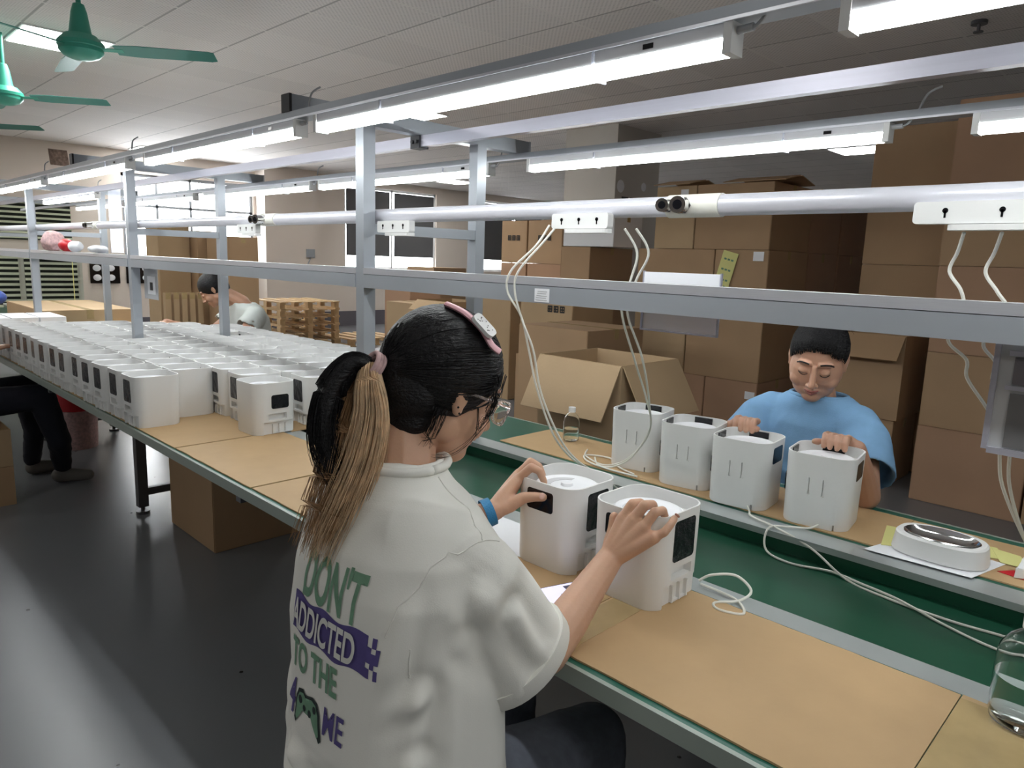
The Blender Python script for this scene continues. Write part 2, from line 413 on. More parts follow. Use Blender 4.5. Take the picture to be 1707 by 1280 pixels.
# ------------------------------------------------------------------ work line
T0 = .785
XL, XRT = -9.6, 1.6
wb = thing('workbench', 'long grey and green assembly workbench with a sunken belt down its middle', 'workbench', (-3, 1.5, 0))
b = BM(); box(b, XL, XRT, .852, 1.245, T0-.028, T0-.002); obj('near_top', b, 'green_top', wb)
b = BM(); box(b, XL, XRT, 1.772, 2.10, T0-.028, T0-.002); obj('far_top', b, 'green_top', wb)
for nm, y0, y1 in (('edge_trim', .843, .852), ('edge_trim', 2.10, 2.109)):
    b = BM(); box(b, XL, XRT, y0, y1, T0-.032, T0-.001); obj(nm, b, 'edge', wb)
for y0, y1 in ((1.245, 1.303), (1.695, 1.772)):
    b = BM(); box(b, XL, XRT, y0, y1, T0-.018, T0-.002)
    obj('metal_strip', b, 'strip', wb)
    b = BM(); box(b, XL, XRT, y0+.004, y1-.004, T0-.09, T0-.0185); obj('belt_side', b, 'green_belt', wb)
b = BM(); box(b, XL, XRT, 1.299, 1.699, T0-.075, T0-.05); obj('belt', b, 'green_belt', wb)
k = 0
for X in (-8.2, -6.1, -4.05, -1.95, .2):
    for Y in (1.27, 1.735):
        b = BM(); box(b, X-.025, X+.025, Y-.025, Y+.025, .04, T0-.09); cyl(b, (X, Y, 0), (X, Y, .015), .035); cyl(b, (X, Y, .01), (X, Y, .05), .01)
        obj('leg', b, 'legmetal', wb)
    b = BM(); box(b, X-.015, X+.015, 1.295, 1.71, .10, .14); obj('stretcher', b, 'legmetal', wb)
    b = BM(); box(b, X-.015, X+.015, .87, 2.08, T0-.07, T0-.029); obj('bracket', b, 'legmetal', wb)

fr = thing('overhead_frame', 'tall grey steel frame of posts and rails standing along the workbench', 'frame', (-3, 1.5, T0))
PX = (-8.16, -6.06, -3.99, -1.90, .2)
hp = .021
for X in PX:
    for Y in (1.275, 1.735):
        b = BM(); box(b, X-hp, X+hp, Y-hp, Y+hp, T0-.002, 1.82); o = obj('post', b, 'steel', fr)
    b = BM(); box(b, X-.04, X+.003, 1.03, 1.99, 1.82, 1.866); o = obj('crossbar', b, 'steel', fr)
    for Y in (1.026, 1.986):
        b = BM(); box(b, X-.041, X+.004, Y, Y+.008, 1.819, 1.867); obj('end_cap', b, 'darkmetal' if Y < 1.5 else 'steel', o)
    b = BM(); box(b, X-.018, X+.018, 1.297, 1.713, 1.50, 1.532); obj('crossbar', b, 'steel', fr)
for X0, X1 in zip(PX, PX[1:]):
    b = BM(); box(b, X0+hp, X1-hp, 1.25, 1.30, 1.337, 1.377); o = obj('shelf_beam', b, 'steel', fr)
    b = BM(); box(b, X0+hp, X1-hp if X1 < 0 else -.05, 1.252, 1.298, 1.3785, 1.397); obj('top_profile', b, 'alu', o)
for y0, y1, z0, z1, nm in ((1.03, 1.075, 1.797, 1.819, 'lamp_rail'), (1.93, 1.975, 1.797, 1.819, 'lamp_rail'), (1.485, 1.51, 1.785, 1.819, 'centre_rail')):
    b = BM(); box(b, XL, XRT, y0, y1, z0, z1); obj(nm, b, 'rail' if nm == 'centre_rail' else 'steel', fr)
    if nm == 'lamp_rail':
        b = BM(); box(b, XL, XRT, y0-.004, y0, z0-.001, z0+.004); obj('lip', b, 'alu', fr)
b = BM(); box(b, -1.945, -1.9, 1.478, 1.517, 1.78, 1.8195); cyl(b, (-1.93, 1.47, 1.80), (-1.93, 1.525, 1.80), .006); cyl(b, (-1.91, 1.47, 1.80), (-1.91, 1.525, 1.80), .006)
obj('clamp', b, 'darkmetal', fr)

pp = thing('air_pipe', 'white horizontal air pipe with quick couplings, fixed behind the front posts', 'pipe', (-3, 1.33, 1.555))
b = BM(); cyl(b, (XL, 1.325, 1.556), (XRT, 1.325, 1.556), .021, n=24); obj('tube', b, 'pipe', pp)
for X in (-.80, -2.62, -4.75):
    b = BM(); cyl(b, (X-.05, 1.325, 1.556), (X+.07, 1.325, 1.556), .0235, n=20); s = obj('sleeve', b, 'cable', pp)
    for dx in (-.048, -.012):
        b = BM(); o = V((X+dx, 1.325, 1.556)); d = V((.25, -1, -.02)).normalized(); r = .016 if dx > -.03 else .013
        cyl(b, o+d*.015, o+d*.03, r*1.15, n=6); cyl(b, o+d*.03, o+d*.055, r, r*.9, n=20); cyl(b, o+d*.055, o+d*.06, r*1.05, n=20)
        q = obj('coupling', b, 'chrome', pp)
        b = BM(); cyl(b, o+d*.0601, o+d*.0606, r*.6, n=16); obj('bore', b, 'black', q)
    b = BM(); o = V((X, 1.325, 1.556))

# tube lamps
def lamp(x0, x1, y, lab, grp, z=1.752, dz=0):
    t = thing('tube_lamp', lab, 'tube lamp', (x0, y, z), group=grp)
    b = BM(); box(b, x0+.012, x1-.012, y-.016, y+.016, z+.022, z+.045); obj('housing', b, 'housing', t)
    b = BM()
    pts = [(-.017, .022), (-.017, .008), (-.011, .0), (.011, .0), (.017, .008), (.017, .022)]
    a = [b.verts.new((x0+.014, y+p, z+q)) for p, q in pts]; c = [b.verts.new((x1-.014, y+p, z+q)) for p, q in pts]
    bridge(b, a, c); b.faces.new(a[::-1]); b.faces.new(c); obj('diffuser', b, 'tube', t)
    for xa in (x0, x1-.014):
        b = BM(); box(b, xa, xa+.014, y-.0185, y+.0185, z-.001, z+.046); obj('end_cap', b, 'plastic', t)
    for xm in (x0+.25*(x1-x0), x0+.78*(x1-x0)):
        b = BM(); box(b, xm, xm+.004, y-.020, y+.0195, z-.0035, z+.047); obj('cable_tie', b, 'thinclear', t)
    b = BM(); box(b, x1-.16, x1-.14, y-.0172, y-.0158, z+.03, z+.038); obj('switch', b, 'black', t)
    b = BM(); sweep(b, smoothpath([(x1, y, z+.034), (x1+.03, y, z+.036), (x1+.055, y-.01, z+.06), (x1+.075, y-.012, z+.10), (x1+.10, y, z+.116)], 5), .0028, 6)
    cyl(b, (x1, y, z+.034), (x1+.025, y, z+.035), .006)
    obj('cord', b, 'cable_g', t)
near = [(-.418, .8, 'cut by the top edge'), (-1.777, -.575, 'longest one, ending over the tallest post'),
    (-3.05, -1.87, 'just beyond the tallest post'), (-4.47, -3.25, 'over the stock of feeders'), (-5.75, -4.6, 'beyond the second post'), (-7.1, -5.85, 'at the far end')]
for x0, x1, l in near: lamp(x0, x1, 1.048, 'lit tube lamp on the aisle-side rail, '+l, 'tube lamps over the near bench edge')
far = [(-.46, .8, 'in front of the tallest cartons'), (-1.855, -.635, 'in front of the middle carton stack'), (-3.30, -2.055, 'crossing behind the tallest post'),
    (-4.7, -3.375, 'in front of the dark window'), (-6.1, -4.85, 'over the man in white'), (-7.5, -6.25, 'at the far end of the row')]
for x0, x1, l in far: lamp(x0, x1, 1.95, 'lit tube lamp on the carton-side rail, '+l, 'tube lamps over the far bench edge')
lamp(-6.8, -5.45, 1.54, 'lit tube lamp hung under the centre rail near the louvres', 'tube lamps over the bench centre')

# power strips and cords
def strip(x0, x1, y, z, lab):
    t = thing('power_strip', lab, 'power strip', (x0, y, z), group='white power strips under the air pipe')
    b = BM(); prism(b, rrect(x1-x0, .034, .006), -.010, .010, Matrix.Translation(((x0+x1)/2, y, z)) @ Matrix.Rotation(PI/2, 4, 'X')); obj('body', b, 'plastic', t)
    n = 3
    for k in range(n):
        xm = x0+(x1-x0)*(k+.6)/(n+.2)
        b = BM(); cyl(b, (xm, y-.0101, z+.003), (xm, y-.0108, z+.003), .0042, n=12); box(b, xm-.0015, xm+.0015, y-.0108, y-.0101, z-.008, z+.003); obj('socket', b, 'black', t)
    b = BM(); prism(b, rrect((x1-x0)*.75, .03, .01), -.009, .0, Matrix.Translation(((x0+x1)/2+.02, y, z-.018))); obj('plug', b, 'plastic', t)
strip(-.372, -.13, 1.297, 1.530, 'white power strip under the pipe with three sockets, closest to the coupling\'s tall cartons')
strip(-1.15, -.985, 1.30, 1.528, 'white power strip under the pipe above the open carton')
strip(-1.86, -1.70, 1.30, 1.522, 'small white power strip beside the tallest post')
strip(-2.82, -2.66, 1.30, 1.522, 'small white power strip under the pipe before the bright window')
def cord(pts, lab, r=.0028, m='cable', grp=None, name='power_cable'):
    b = BM(); sweep(b, smoothpath(pts, 8), r, 7); return tag(obj(name, b, m), lab, 'cord', grp)
cord([(-1.165, 1.30, 1.52), (-1.18, 1.27, 1.47), (-1.225, 1.235, 1.41), (-1.235, 1.235, 1.36), (-1.20, 1.25, 1.30), (-1.19, 1.27, 1.22), (-1.185, 1.30, 1.12), (-1.18, 1.36, 1.0), (-1.17, 1.42, .93), (-1.15, 1.50, .87), (-1.13, 1.58, .80), (-1.12, 1.66, .76)], 'white cable in front of the grey beam, outer one of the pair')
cord([(-1.14, 1.30, 1.52), (-1.155, 1.27, 1.48), (-1.20, 1.235, 1.41), (-1.21, 1.235, 1.36), (-1.195, 1.25, 1.29), (-1.175, 1.27, 1.22), (-1.18, 1.31, 1.11), (-1.165, 1.37, .99), (-1.15, 1.43, .92), (-1.125, 1.52, .86), (-1.11, 1.6, .80), (-1.10, 1.67, .77)], 'white cable in front of the grey beam, inner one of the pair')
cord([(-.945, 1.30, 1.51), (-.93, 1.33, 1.46), (-.95, 1.34, 1.40), (-.97, 1.34, 1.33), (-1.0, 1.45, 1.2), (-1.06, 1.60, 1.08), (-1.12, 1.72, .97), (-1.22, 1.78, .85), (-1.3, 1.79, .80), (-1.36, 1.80, .792), (-1.42, 1.86, .792)], 'white cord dropping behind the beam to the cardboard, straighter one')
cord([(-.915, 1.30, 1.51), (-.90, 1.33, 1.46), (-.935, 1.34, 1.40), (-.955, 1.34, 1.33), (-.98, 1.45, 1.21), (-1.05, 1.60, 1.07), (-1.13, 1.73, .95), (-1.24, 1.79, .84), (-1.34, 1.81, .793), (-1.45, 1.85, .792), (-1.5, 1.92, .792)], 'white cord dropping behind the beam to the cardboard, looser one')
cord([(-1.22, 1.80, .793), (-1.30, 1.83, .792), (-1.38, 1.89, .793), (-1.46, 1.86, .792), (-1.40, 1.80, .793), (-1.30, 1.785, .792), (-1.2, 1.79, .792)], 'loose white cord coiled on the far bench by the bottle')
for k, dx in enumerate((0, .05)):
    cord([(-.30+dx, 1.30, 1.50), (-.31+dx, 1.32, 1.47), (-.32+dx, 1.33, 1.44), (-.30+dx, 1.33, 1.41), (-.295+dx*1.2, 1.335, 1.38), (-.31+dx, 1.335, 1.33), (-.28+dx*.8, 1.335, 1.30), (-.275+dx*.7, 1.335, 1.27), (-.24+dx*.5, 1.34, 1.22), (-.22+dx*.3, 1.34, 1.17), (-.21+dx*.2, 1.36, 1.10), (-.17, 1.40, 1.0), (-.12, 1.45, .90), (-.05, 1.5, .8), (0.05, 1.52, .77)],
        'white cable hanging by the grey framed sleeve, %s one' % ('wavier', 'straighter')[k])
zb = T0-.047
cord([(-.84, 1.79, .80), (-.82, 1.765, .792), (-.80, 1.74, .789), (-.72, 1.71, .789), (-.62, 1.69, .77), (-.52, 1.65, zb), (-.42, 1.62, zb), (-.3, 1.61, zb), (-.18, 1.62, zb), (0, 1.6, zb), (.3, 1.6, zb)], 'white mains cord from the second feeder before the steel bowl, along the belt')
cord([(-.645, 1.785, .80), (-.66, 1.765, .792), (-.70, 1.74, .789), (-.735, 1.70, .787), (-.72, 1.66, .745), (-.65, 1.64, zb), (-.56, 1.66, zb+.003), (-.48, 1.64, zb+.005), (-.40, 1.62, zb+.005), (-.3, 1.58, zb), (-.2, 1.55, zb), (-.1, 1.57, zb), (.3, 1.5, zb)], 'white mains cord from the feeder beside the steel bowl, running along the belt')
cord([(-.68, 1.262, .80), (-.66, 1.275, .815), (-.62, 1.30, .82), (-.585, 1.30, .80), (-.59, 1.26, .79), (-.62, 1.22, .788), (-.60, 1.20, .788), (-.56, 1.22, .788), (-.60, 1.265, .788), (-.68, 1.27, .79)], 'white mains cord looped behind the feeder on the aisle-side bench')

# ------------------------------------------------------------------ cardboard sheets on the bench
def sheet(x0, x1, y0, y1, lab, z=T0-.0015, tapes=()):
    t = thing('cardboard_sheet', lab, 'cardboard sheet', (x0, y0, z), group='cardboard sheets laid on the bench')
    random.seed(int(abs(x0*100)+y0*10)); b = BM()
    n = 24; top = []
    pts = [(x0+(x1-x0)*i/n, y0+random.uniform(-.0012, .0012)) for i in range(n+1)]+[(x1-(x1-x0)*i/n, y1+random.uniform(-.0012, .0012)) for i in range(n+1)]
    prism(b, pts, z, z+.0035); obj('board', b, 'sheet', t)
    for a, c, d, e in tapes:
        b = BM(); box(b, a, c, d, e, z+.0036, z+.0041); obj('tape', b, 'tape', t)
sheet(-.20, .9, .858, 1.238, 'tan cardboard sheet with a taped edge under the large clear water bottle', tapes=((-.20, -.08, .875, 1.225),))
sheet(-.77, -.202, .865, 1.236, 'tan empty cardboard sheet between the two feeders and the water bottle', tapes=((-.765, -.70, .875, 1.1),))
sheet(-1.84, -.772, .862, 1.236, 'tan cardboard sheet under the phone and the gripped feeders')
sheet(-2.385, -1.85, .860, 1.237, 'tan empty cardboard sheet between the stock and the woman in white')
sheet(-9.3, -2.395, .858, 1.24, 'tan cardboard sheet under the stock of feeders')
sheet(-5.35, -2.375, 1.27, 1.74, 'tan cardboard sheet bridging the belt under the stock of feeders', T0-.0019)
sheet(-1.80, -.5, 1.785, 2.06, 'tan cardboard sheet on the far bench under four feeders')
sheet(-.498, .9, 1.785, 2.06, 'tan cardboard sheet on the far bench under the steel bowl')
sheet(-9.3, -5.2, 1.78, 2.09, 'tan cardboard sheet beyond the stock, at the window end')

# ------------------------------------------------------------------ pet feeders
ZF = T0+.0022
def make_feeder(kind):
    """front -Y, control panel on -X. kind: open / stock / small / far"""
    t = thing('pet_feeder', None, 'pet feeder', (0, 0, 0))
    Wd, H = .168, .188
    b = BM(); P = rrect(Wd, Wd, .042, 7)
    rings = []
    for z, s in ((0, .955), (.004, .97), (.09, .985), (.186, 1.0), (.188, .997)):
        rings.append([b.verts.new((x*s, y*s, z)) for x, y in P])
    for a, c in zip(rings, rings[1:]): bridge(b, a, c)
    b.faces.new(rings[0][::-1]); b.faces.new(rings[-1])
    cs = []
    c = BM(); prism(c, rrect(Wd-.008, Wd-.008, .038, 7), .160, .20); cs.append(c)
    c = BM(); box(c, -.052, .12, -.10, -.0700, -.01, .046); cs.append(c)
    c = BM(); box(c, -.032, .038, -.10, -.066, .054, .076); cs.append(c)
    if kind == 'far':
        for x in (-.017, .017):
            c = BM(); box(c, x-.0016, x+.0016, .078, .10, .088, .128); cs.append(c)
            c = BM(); box(c, x-.004, x+.0025, .078, .10, .084, .093); cs.append(c)
        c = BM(); box(c, -.052, -.048, .07, .10, -.01, .016); cs.append(c)
    me = cut(b, cs); meshobj('body', me, 'plastic', t, 32)
    # tray: a round dish with a raised rim and a crescent opening
    b = BM(); lathe(b, [(.001, .1605), (.070, .1605), (.070, .168), (.066, .170), (.062, .168), (.05, .1665), (.001, .1665)], 36)
    tr = obj('tray', b, 'tray', t)
    if kind in ('open', 'far', 'small'):
        b = BM(); pts = []
        for i in range(13):
            a = math.radians(20+110*i/12); pts.append((.052*math.cos(a), .052*math.sin(a)))
        for i in range(13):
            a = math.radians(130-110*i/12); pts.append((.036*math.cos(a), .030*math.sin(a)+.004))
        prism(b, pts, .1668, .1674); obj('opening', b, 'housing', tr)
        b = BM(); cyl(b, (0, 0, .1666), (0, 0, .172), .014, .012, 20); obj('knob', b, 'tray', tr)
    if kind == 'small': wx0, wx1, wz0, wz1 = -.022, .046, .094, .144
    else: wx0, wx1, wz0, wz1 = -.032, .040, .09, .172
    def plate(nm, w, h, r, c, face, m, th=.003):
        b = BM(); R = Matrix.Rotation(PI/2, 4, 'X')
        if face == 'x': R = Matrix.Rotation(-PI/2, 4, 'Z') @ R
        if face == 'X': R = Matrix.Rotation(PI/2, 4, 'Z') @ R
        prism(b, rrect(w, h, r, 4), -th, .0009, Matrix.Translation(c) @ R); return obj(nm, b, m, t)
    plate('window', wx1-wx0, wz1-wz0, .008, ((wx0+wx1)/2, -.0832, (wz0+wz1)/2), '', 'film')
    if kind in ('open', 'far'): plate('control_panel', .072, .045, .007, (-.0832, .004, .149), 'x', 'black')
    if kind == 'far':
        for nm, c, rz in (('inner_panel', (.0, -.0783, .176), 0),):
            b = BM(); box(b, -.028, .028, -.0797, -.0767, .166, .1845); obj(nm, b, 'black', t)
        b = BM(); box(b, .0767, .0797, -.025, .025, .166, .1845); obj('inner_panel', b, 'black', t)
        plate('side_panel', .045, .05, .007, (.0832, .03, .10), 'X', 'black')
    if kind == 'small':
        b = BM(); box(b, -.028, .028, -.0797, -.0767, .168, .1845); obj('inner_panel', b, 'black', t)
    b = BM()
    for x in (-.015, .01, .035):
        box(b, x, x+.0045, -.0775, -.0695, .002, .036)
    box(b, -.012, .008, -.0765, -.0695, .002, .006); box(b, .014, .034, -.0765, -.0695, .002, .006)
    obj('clip', b, 'plastic', t)
    return t
proto = {k: make_feeder(k) for k in ('open', 'stock', 'small', 'far')}
used = set()
def feeder(kind, x, y, rz, label, group=None, z=ZF):
    r = math.radians(rz)
    if kind not in used:
        used.add(kind); o = proto[kind]; o.location = (x, y, z); o.rotation_euler = (0, 0, r); o['label'] = label
        if group: o['group'] = group
        return o
    return dup(proto[kind], (x, y, z), r, label, group)
feeder('open', -.962, 1.165, 91, 'open white pet feeder held by the hand with the blue wristband')
feeder('open', -.752, 1.168, 89, 'open white pet feeder gripped from above by the hand without wristband')
GF = 'feeders in front of the woman in blue'
for x, y, rz, l in ((-.675, 1.872, 188, 'white pet feeder before the woman in blue, beside the steel bowl'),
    (-.885, 1.86, 186, 'white pet feeder before the woman in blue, second from the steel bowl'),
    (-1.078, 1.895, 190, 'white pet feeder before the woman in blue, third from the steel bowl'),
    (-1.285, 1.93, 190, 'white pet feeder beside the hanging cables, farthest of four from the steel bowl')):
    feeder('far', x, y, rz, l, GF)
feeder('small', -2.445, 1.205, 92, 'white pet feeder at the front of the stock with a small black window', 'white feeders massed on the bench')
rows = [(.932, -2.80, 'aisle-side row'), (1.103, -2.90, 'second row from the aisle'), (1.262, -2.64, 'third row from the aisle'),
    (1.425, -2.46, 'fourth row from the aisle'), (1.592, -2.46, 'fifth row from the aisle'), (1.76, -2.36, 'sixth row from the aisle'), (1.93, -2.33, 'seventh row from the aisle'), (2.02, -9, '')]
random.seed(3)
for j, (y, xs, l) in enumerate(rows[:7]):
    x = xs; k = 0
    while x > -5.25+.12*j:
        yy = y+random.uniform(-.006, .006); ok = True
        for X in PX:
            if abs(x-X) < .115 and (abs(yy-1.275) < .108 or abs(yy-1.735) < .108): ok = False
        if ok:
            feeder('stock', x, yy, random.uniform(-3, 3), 'white pet feeder in the bench stock, %s from the front, %s' % (ORD[min(k, 15)], l), 'white feeders massed on the bench', ZF)
            k += 1
        x -= .172+random.uniform(0, .004)

# ------------------------------------------------------------------ cartons
def carton(x0, x1, y0, y1, z0, z1, lab, grp=None, m='carton', seam='x', mark=None, rz=0, name='cardboard_box'):
    cx, cy = (x0+x1)/2, (y0+y1)/2
    t = thing(name, lab, 'box', (cx, cy, z0), math.radians(rz), grp)
    w, d, h = (x1-x0)/2, (y1-y0)/2, z1-z0-.002
    b = BM(); box(b, -w, w, -d, d, .0005, h); bmesh.ops.bevel(b, geom=list(b.edges), offset=.004, segments=2, affect='EDGES')
    for v in b.verts:
        v.co.x += .004*noise.noise(v.co*3+V((cx, cy, z0)))
    obj('carton', b, m, t, 50, False)
    b = BM()
    if seam == 'x': box(b, -w-.0006, w+.0006, -.025, .025, h, h+.0006); box(b, w, w+.0012, -.025, .025, h-.07, h)
    else: box(b, -.025, .025, -d-.0006, d+.0006, h, h+.0006); box(b, -.025, .025, -d-.0012, -d, h-.07, h)
    obj('tape', b, 'tape', t, 50, False)
    if mark:
        for (face, u, v, sw, sh, mm) in mark:
            b = BM()
            if mm == 'glyph':
                random.seed(int(cx*50))
                for g in range(3):
                    gx = u+(g-1)*sh*1.15; s = sh/2
                    for q in (-.8, -.1, .7): box(b, gx-s*.8, gx+s*.8, -d-.0052, -d-.004, v+q*s-.006*sh/.06, v+q*s+.006*sh/.06)
                    for q in (-.7, random.uniform(-.2, .2), .7): box(b, gx+q*s-.005*sh/.06, gx+q*s+.005*sh/.06, -d-.0052, -d-.004, v-s*.8, v+s*.8)
                if face == 'X': bmesh.ops.transform(b, matrix=Matrix.Rotation(PI/2, 4, 'Z'), verts=b.verts)
                obj('printed_mark', b, 'ink', t, 50, False)
            else:
                box(b, u-sw/2, u+sw/2, -d-.0055, -d-.0045, v-sh/2, v+sh/2); obj('sticker', b, mm, t, 50, False)
    return t
lv = ['on the floor', 'second from the floor', 'third from the floor', 'fourth from the floor', 'at the top']
# stack B (right), Y front 5.0
zs = [0, .49, .96, 1.49, 1.975, 2.46]
for i in range(5):
    for k, (a, c) in enumerate(((-1.265, -.672), (-.66, -.06), (-.05, .55))):
        carton(a, c, 5.0, 5.6, zs[i], zs[i+1], 'large plain carton %s, %s of the tallest stack' % (lv[i], ('column beside the dark gap', 'second column', 'outermost column')[k]), 'large cartons in the tallest stack', m='carton_c' if (i+k) % 2 == 0 else 'carton')
for i in range(5):
    carton(-1.95, -1.42, 5.68, 6.25, zs[i]+.005, zs[i+1]+.005, 'large carton %s, tall column set back between the stacks' % lv[i], 'large cartons in the set-back column')
# open carton with hanging flap and the one below
carton(-1.93, -1.44, 5.12, 5.62, 0, .465, 'brown carton standing on the floor under the box with a hanging flap')
def openbox(x0, x1, y0, y1, z0, z1, lab, flaps, m='carton_b', th=.006):
    t = thing('open_cardboard_box', lab, 'box', ((x0+x1)/2, (y0+y1)/2, z0))
    b = BM(); box(b, x0, x1, y0, y1, z0+.001, z1); c = BM(); box(c, x0+th, x1-th, y0+th, y1-th, z0+.012, z1+.1)
    meshobj('carton', cut(b, [c]), m, t)
    for side, L, ang in flaps:
        b = BM(); w = (x1-x0) if side in 'fb' else (y1-y0)
        box(b, -w/2+.004, w/2-.004, 0, L, -th/2, th/2)
        a = math.radians(ang)
        Rm = {'f': Matrix.Translation(((x0+x1)/2, y0, z1)) @ Matrix.Rotation(PI, 4, 'Z'), 'b': Matrix.Translation(((x0+x1)/2, y1, z1)),
              'r': Matrix.Translation((x1, (y0+y1)/2, z1)) @ Matrix.Rotation(-PI/2, 4, 'Z'), 'l': Matrix.Translation((x0, (y0+y1)/2, z1)) @ Matrix.Rotation(PI/2, 4, 'Z')}[side]
        bmesh.ops.transform(b, matrix=Rm @ Matrix.Rotation(-a, 4, 'X') @ Matrix.Translation((0, .004, 0)), verts=b.verts)
        obj('flap', b, m, t)
    return t
openbox(-1.93, -1.42, 5.1, 5.62, .466, 1.03, 'open brown carton behind the woman in blue, one flap hanging down its front', [('f', .20, 48), ('b', .1, 100)], 'carton')
openbox(-2.36, -1.86, 2.6+.0, 3.06, .38, .985, 'open carton with two long flaps folded out, behind the small bottle', [('f', .27, 62), ('r', .27, 60)], 'carton_b')
carton(-2.36, -1.86, 2.6, 3.06, 0, .379, 'brown carton under the open box with folded-out flaps')
# middle stack
GM = 'cartons in the middle stack'
Zm = [0, .56, 1.065, 1.575, 2.075]
def mid(a, c, i, lab, mk=None, m='carton', y0=5.2, y1=5.9): carton(a, c, y0, y1, Zm[i], Zm[i+1], lab, GM, m, mark=mk)
mid(-2.895, -2.45, 0, 'carton on the floor with a white label, corner of the middle stack', [('f', .17, .46, .08, .06, 'paper')], 'carton_c')
mid(-3.6, -2.905, 0, 'carton on the floor in the middle stack, beside the labelled one', None, 'carton_c')
mid(-3.10, -2.45, 1, 'wide carton second from the floor, corner of the middle stack')
mid(-3.62, -3.11, 1, 'narrow pale carton second from the floor in the middle stack', None, 'carton_b')
mid(-2.89, -2.45, 2, 'carton with a yellow note taped on, third level of the middle stack', [('f', .14, .46, .085, .07, 'paper')])
mid(-3.62, -2.90, 2, 'carton beside the one with the yellow note, third level, middle stack')
mid(-3.09, -2.455, 3, 'wide top carton of the middle stack with its lid flaps ajar')
mid(-3.47, -3.10, 3, 'small top carton of the middle stack with a white sticker', [('f', .08, .43, .07, .08, 'paper')], 'carton_b')
for q, (ya, yb) in enumerate(((5.93, 6.55), (6.58, 7.2))):
    for i in range(4):
        carton(-3.0, -2.46, ya, yb, Zm[i], Zm[i+1], '%s carton behind the middle stack, %s' % (('First', 'Second')[q], lv[i]), 'cartons behind the middle stack', m='carton_c')
# note on carton
b = BM(); R = Matrix.Translation((-2.79, 5.19, 1.40)) @ Matrix.Rotation(math.radians(14), 4, 'Y')
box(b, -.065, .065, -.004, -.002, -.16, .16, R)
nt_ = tag(obj('paper_note', b, 'yellow'), 'yellow handwritten note taped to a carton behind the beam', 'note')
b = BM()
for z in (.10, .02, -.06, -.11):
    for k in range(3): box(b, -.04+.03*k, -.02+.03*k, -.0046, -.0041, z-.008, z+.006, R)
obj('writing', b, 'print_g', nt_)
# lid flaps ajar
for (x, y, w, z, l) in ((-2.62, 5.45, .5, 2.08, 'bent lid flap on the wide top carton of the middle stack'), (-3.3, 5.4, .34, 2.08, 'bent lid flap on the small top carton of the middle stack'), (-2.72, 6.2, .45, 2.05, 'bent lid flap on the carton behind the middle stack')):
    b = BM()
    for s in (-1, 1):
        vs = [b.verts.new(p) for p in ((x-w/2, y+s*.26, z), (x+w/2, y+s*.26, z), (x+w/2, y+s*.02, z+.05), (x-w/2, y+s*.02, z+.05), (x-w/2, y+s*.26, z+.006), (x+w/2, y+s*.26, z+.006), (x+w/2, y+s*.02, z+.056), (x-w/2, y+s*.02, z+.056))]
        for f in ((3, 2, 1, 0), (4, 5, 6, 7), (0, 1, 5, 4), (1, 2, 6, 5), (2, 3, 7, 6), (3, 0, 4, 7)): b.faces.new([vs[i] for i in f])
    tag(obj('lid_flap', b, 'carton'), l, 'cardboard flap')
# left of the middle: columns with marks
GL = 'cartons around the white box'
for i in range(3): carton(-4.76, -4.39, 5.5, 6.2, i*.53, (i+1)*.53, 'tall brown carton below the white box, %s' % lv[i], GL)
carton(-4.74, -4.12, 5.5, 5.95, 1.592, 1.90, 'plain white box on top of a brown carton column', m='paper')
for k, (a, c) in enumerate(((-6.02, -5.62), (-5.60, -5.10))):
    for i in range(4):
        carton(a, c, 5.9, 6.5, i*.47, (i+1)*.47, 'brown carton in the %s marked column near the white box, %s' % (('farther', 'closer')[k], lv[i]), GL, m=('carton_c', 'carton')[i % 2], mark=[('f', 0, .28, .1, .06, 'glyph')] if i == 3 else None)
carton(-3.62, -2.98, 3.75, 4.4, 0, .985, 'large brown carton with a pale top behind the woman\'s head', m='carton')
carton(-4.42, -3.78, 4.55, 5.15, 0, .62, 'brown carton behind the large pale-topped one', m='carton')
carton(-4.40, -3.80, 4.57, 5.13, .622, 1.26, 'brown carton with black print behind the hanging cords', m='carton_b', mark=[('f', .12, .42, .1, .06, 'glyph')])
carton(-7.9, -7.35, 5.6, 6.1, 0, 1.12, 'tall orange-brown carton by the pallets, beside the tallest post', m='carton_c')
carton(-6.95, -6.45, 4.95, 5.4, 0, .92, 'tan carton directly behind the tallest post', m='carton_b')
openbox(-6.3, -5.75, 4.9, 5.4, 0, .98, 'tan open carton with bent flaps between the tallest post and the black hair', [('f', .16, 40)])
carton(-5.7, -5.15, 5.2, 5.8, 0, 1.05, 'tan carton behind the woman\'s hair', m='carton_b')
carton(-9.8, -9.1, 7.4, 8.1, 0, 1.28, 'open topped dark brown carton below the dark window', m='carton')
# boxes at the far left behind the man
carton(-9.3, -8.9, 3.12, 3.48, 0, 1.72, 'tall pale carton behind the standing flattened cartons', m='carton_b')
carton(-9.0, -8.72, 3.5, 3.78, 0, .9, 'brown carton on the floor behind the man', m='carton_b')
carton(-9.0, -8.72, 3.5, 3.78, .901, 1.66, 'dark brown carton stacked behind the man', m='carton')
carton(-8.7, -8.1, 3.6, 3.95, 0, .8, 'brown carton on the floor by the pallets', m='carton')
carton(-8.7, -8.1, 3.6, 3.95, .801, 1.60, 'brown carton stacked on another by the pallets', m='carton')
for k in range(5):
    carton(-8.5, -8.42, 3.0+.09*k, 3.06+.09*k, 0, .95, 'flattened carton standing on edge by the man, %s from the wall louvre side' % ORD[k], 'flattened cartons standing on edge', 'carton_b')
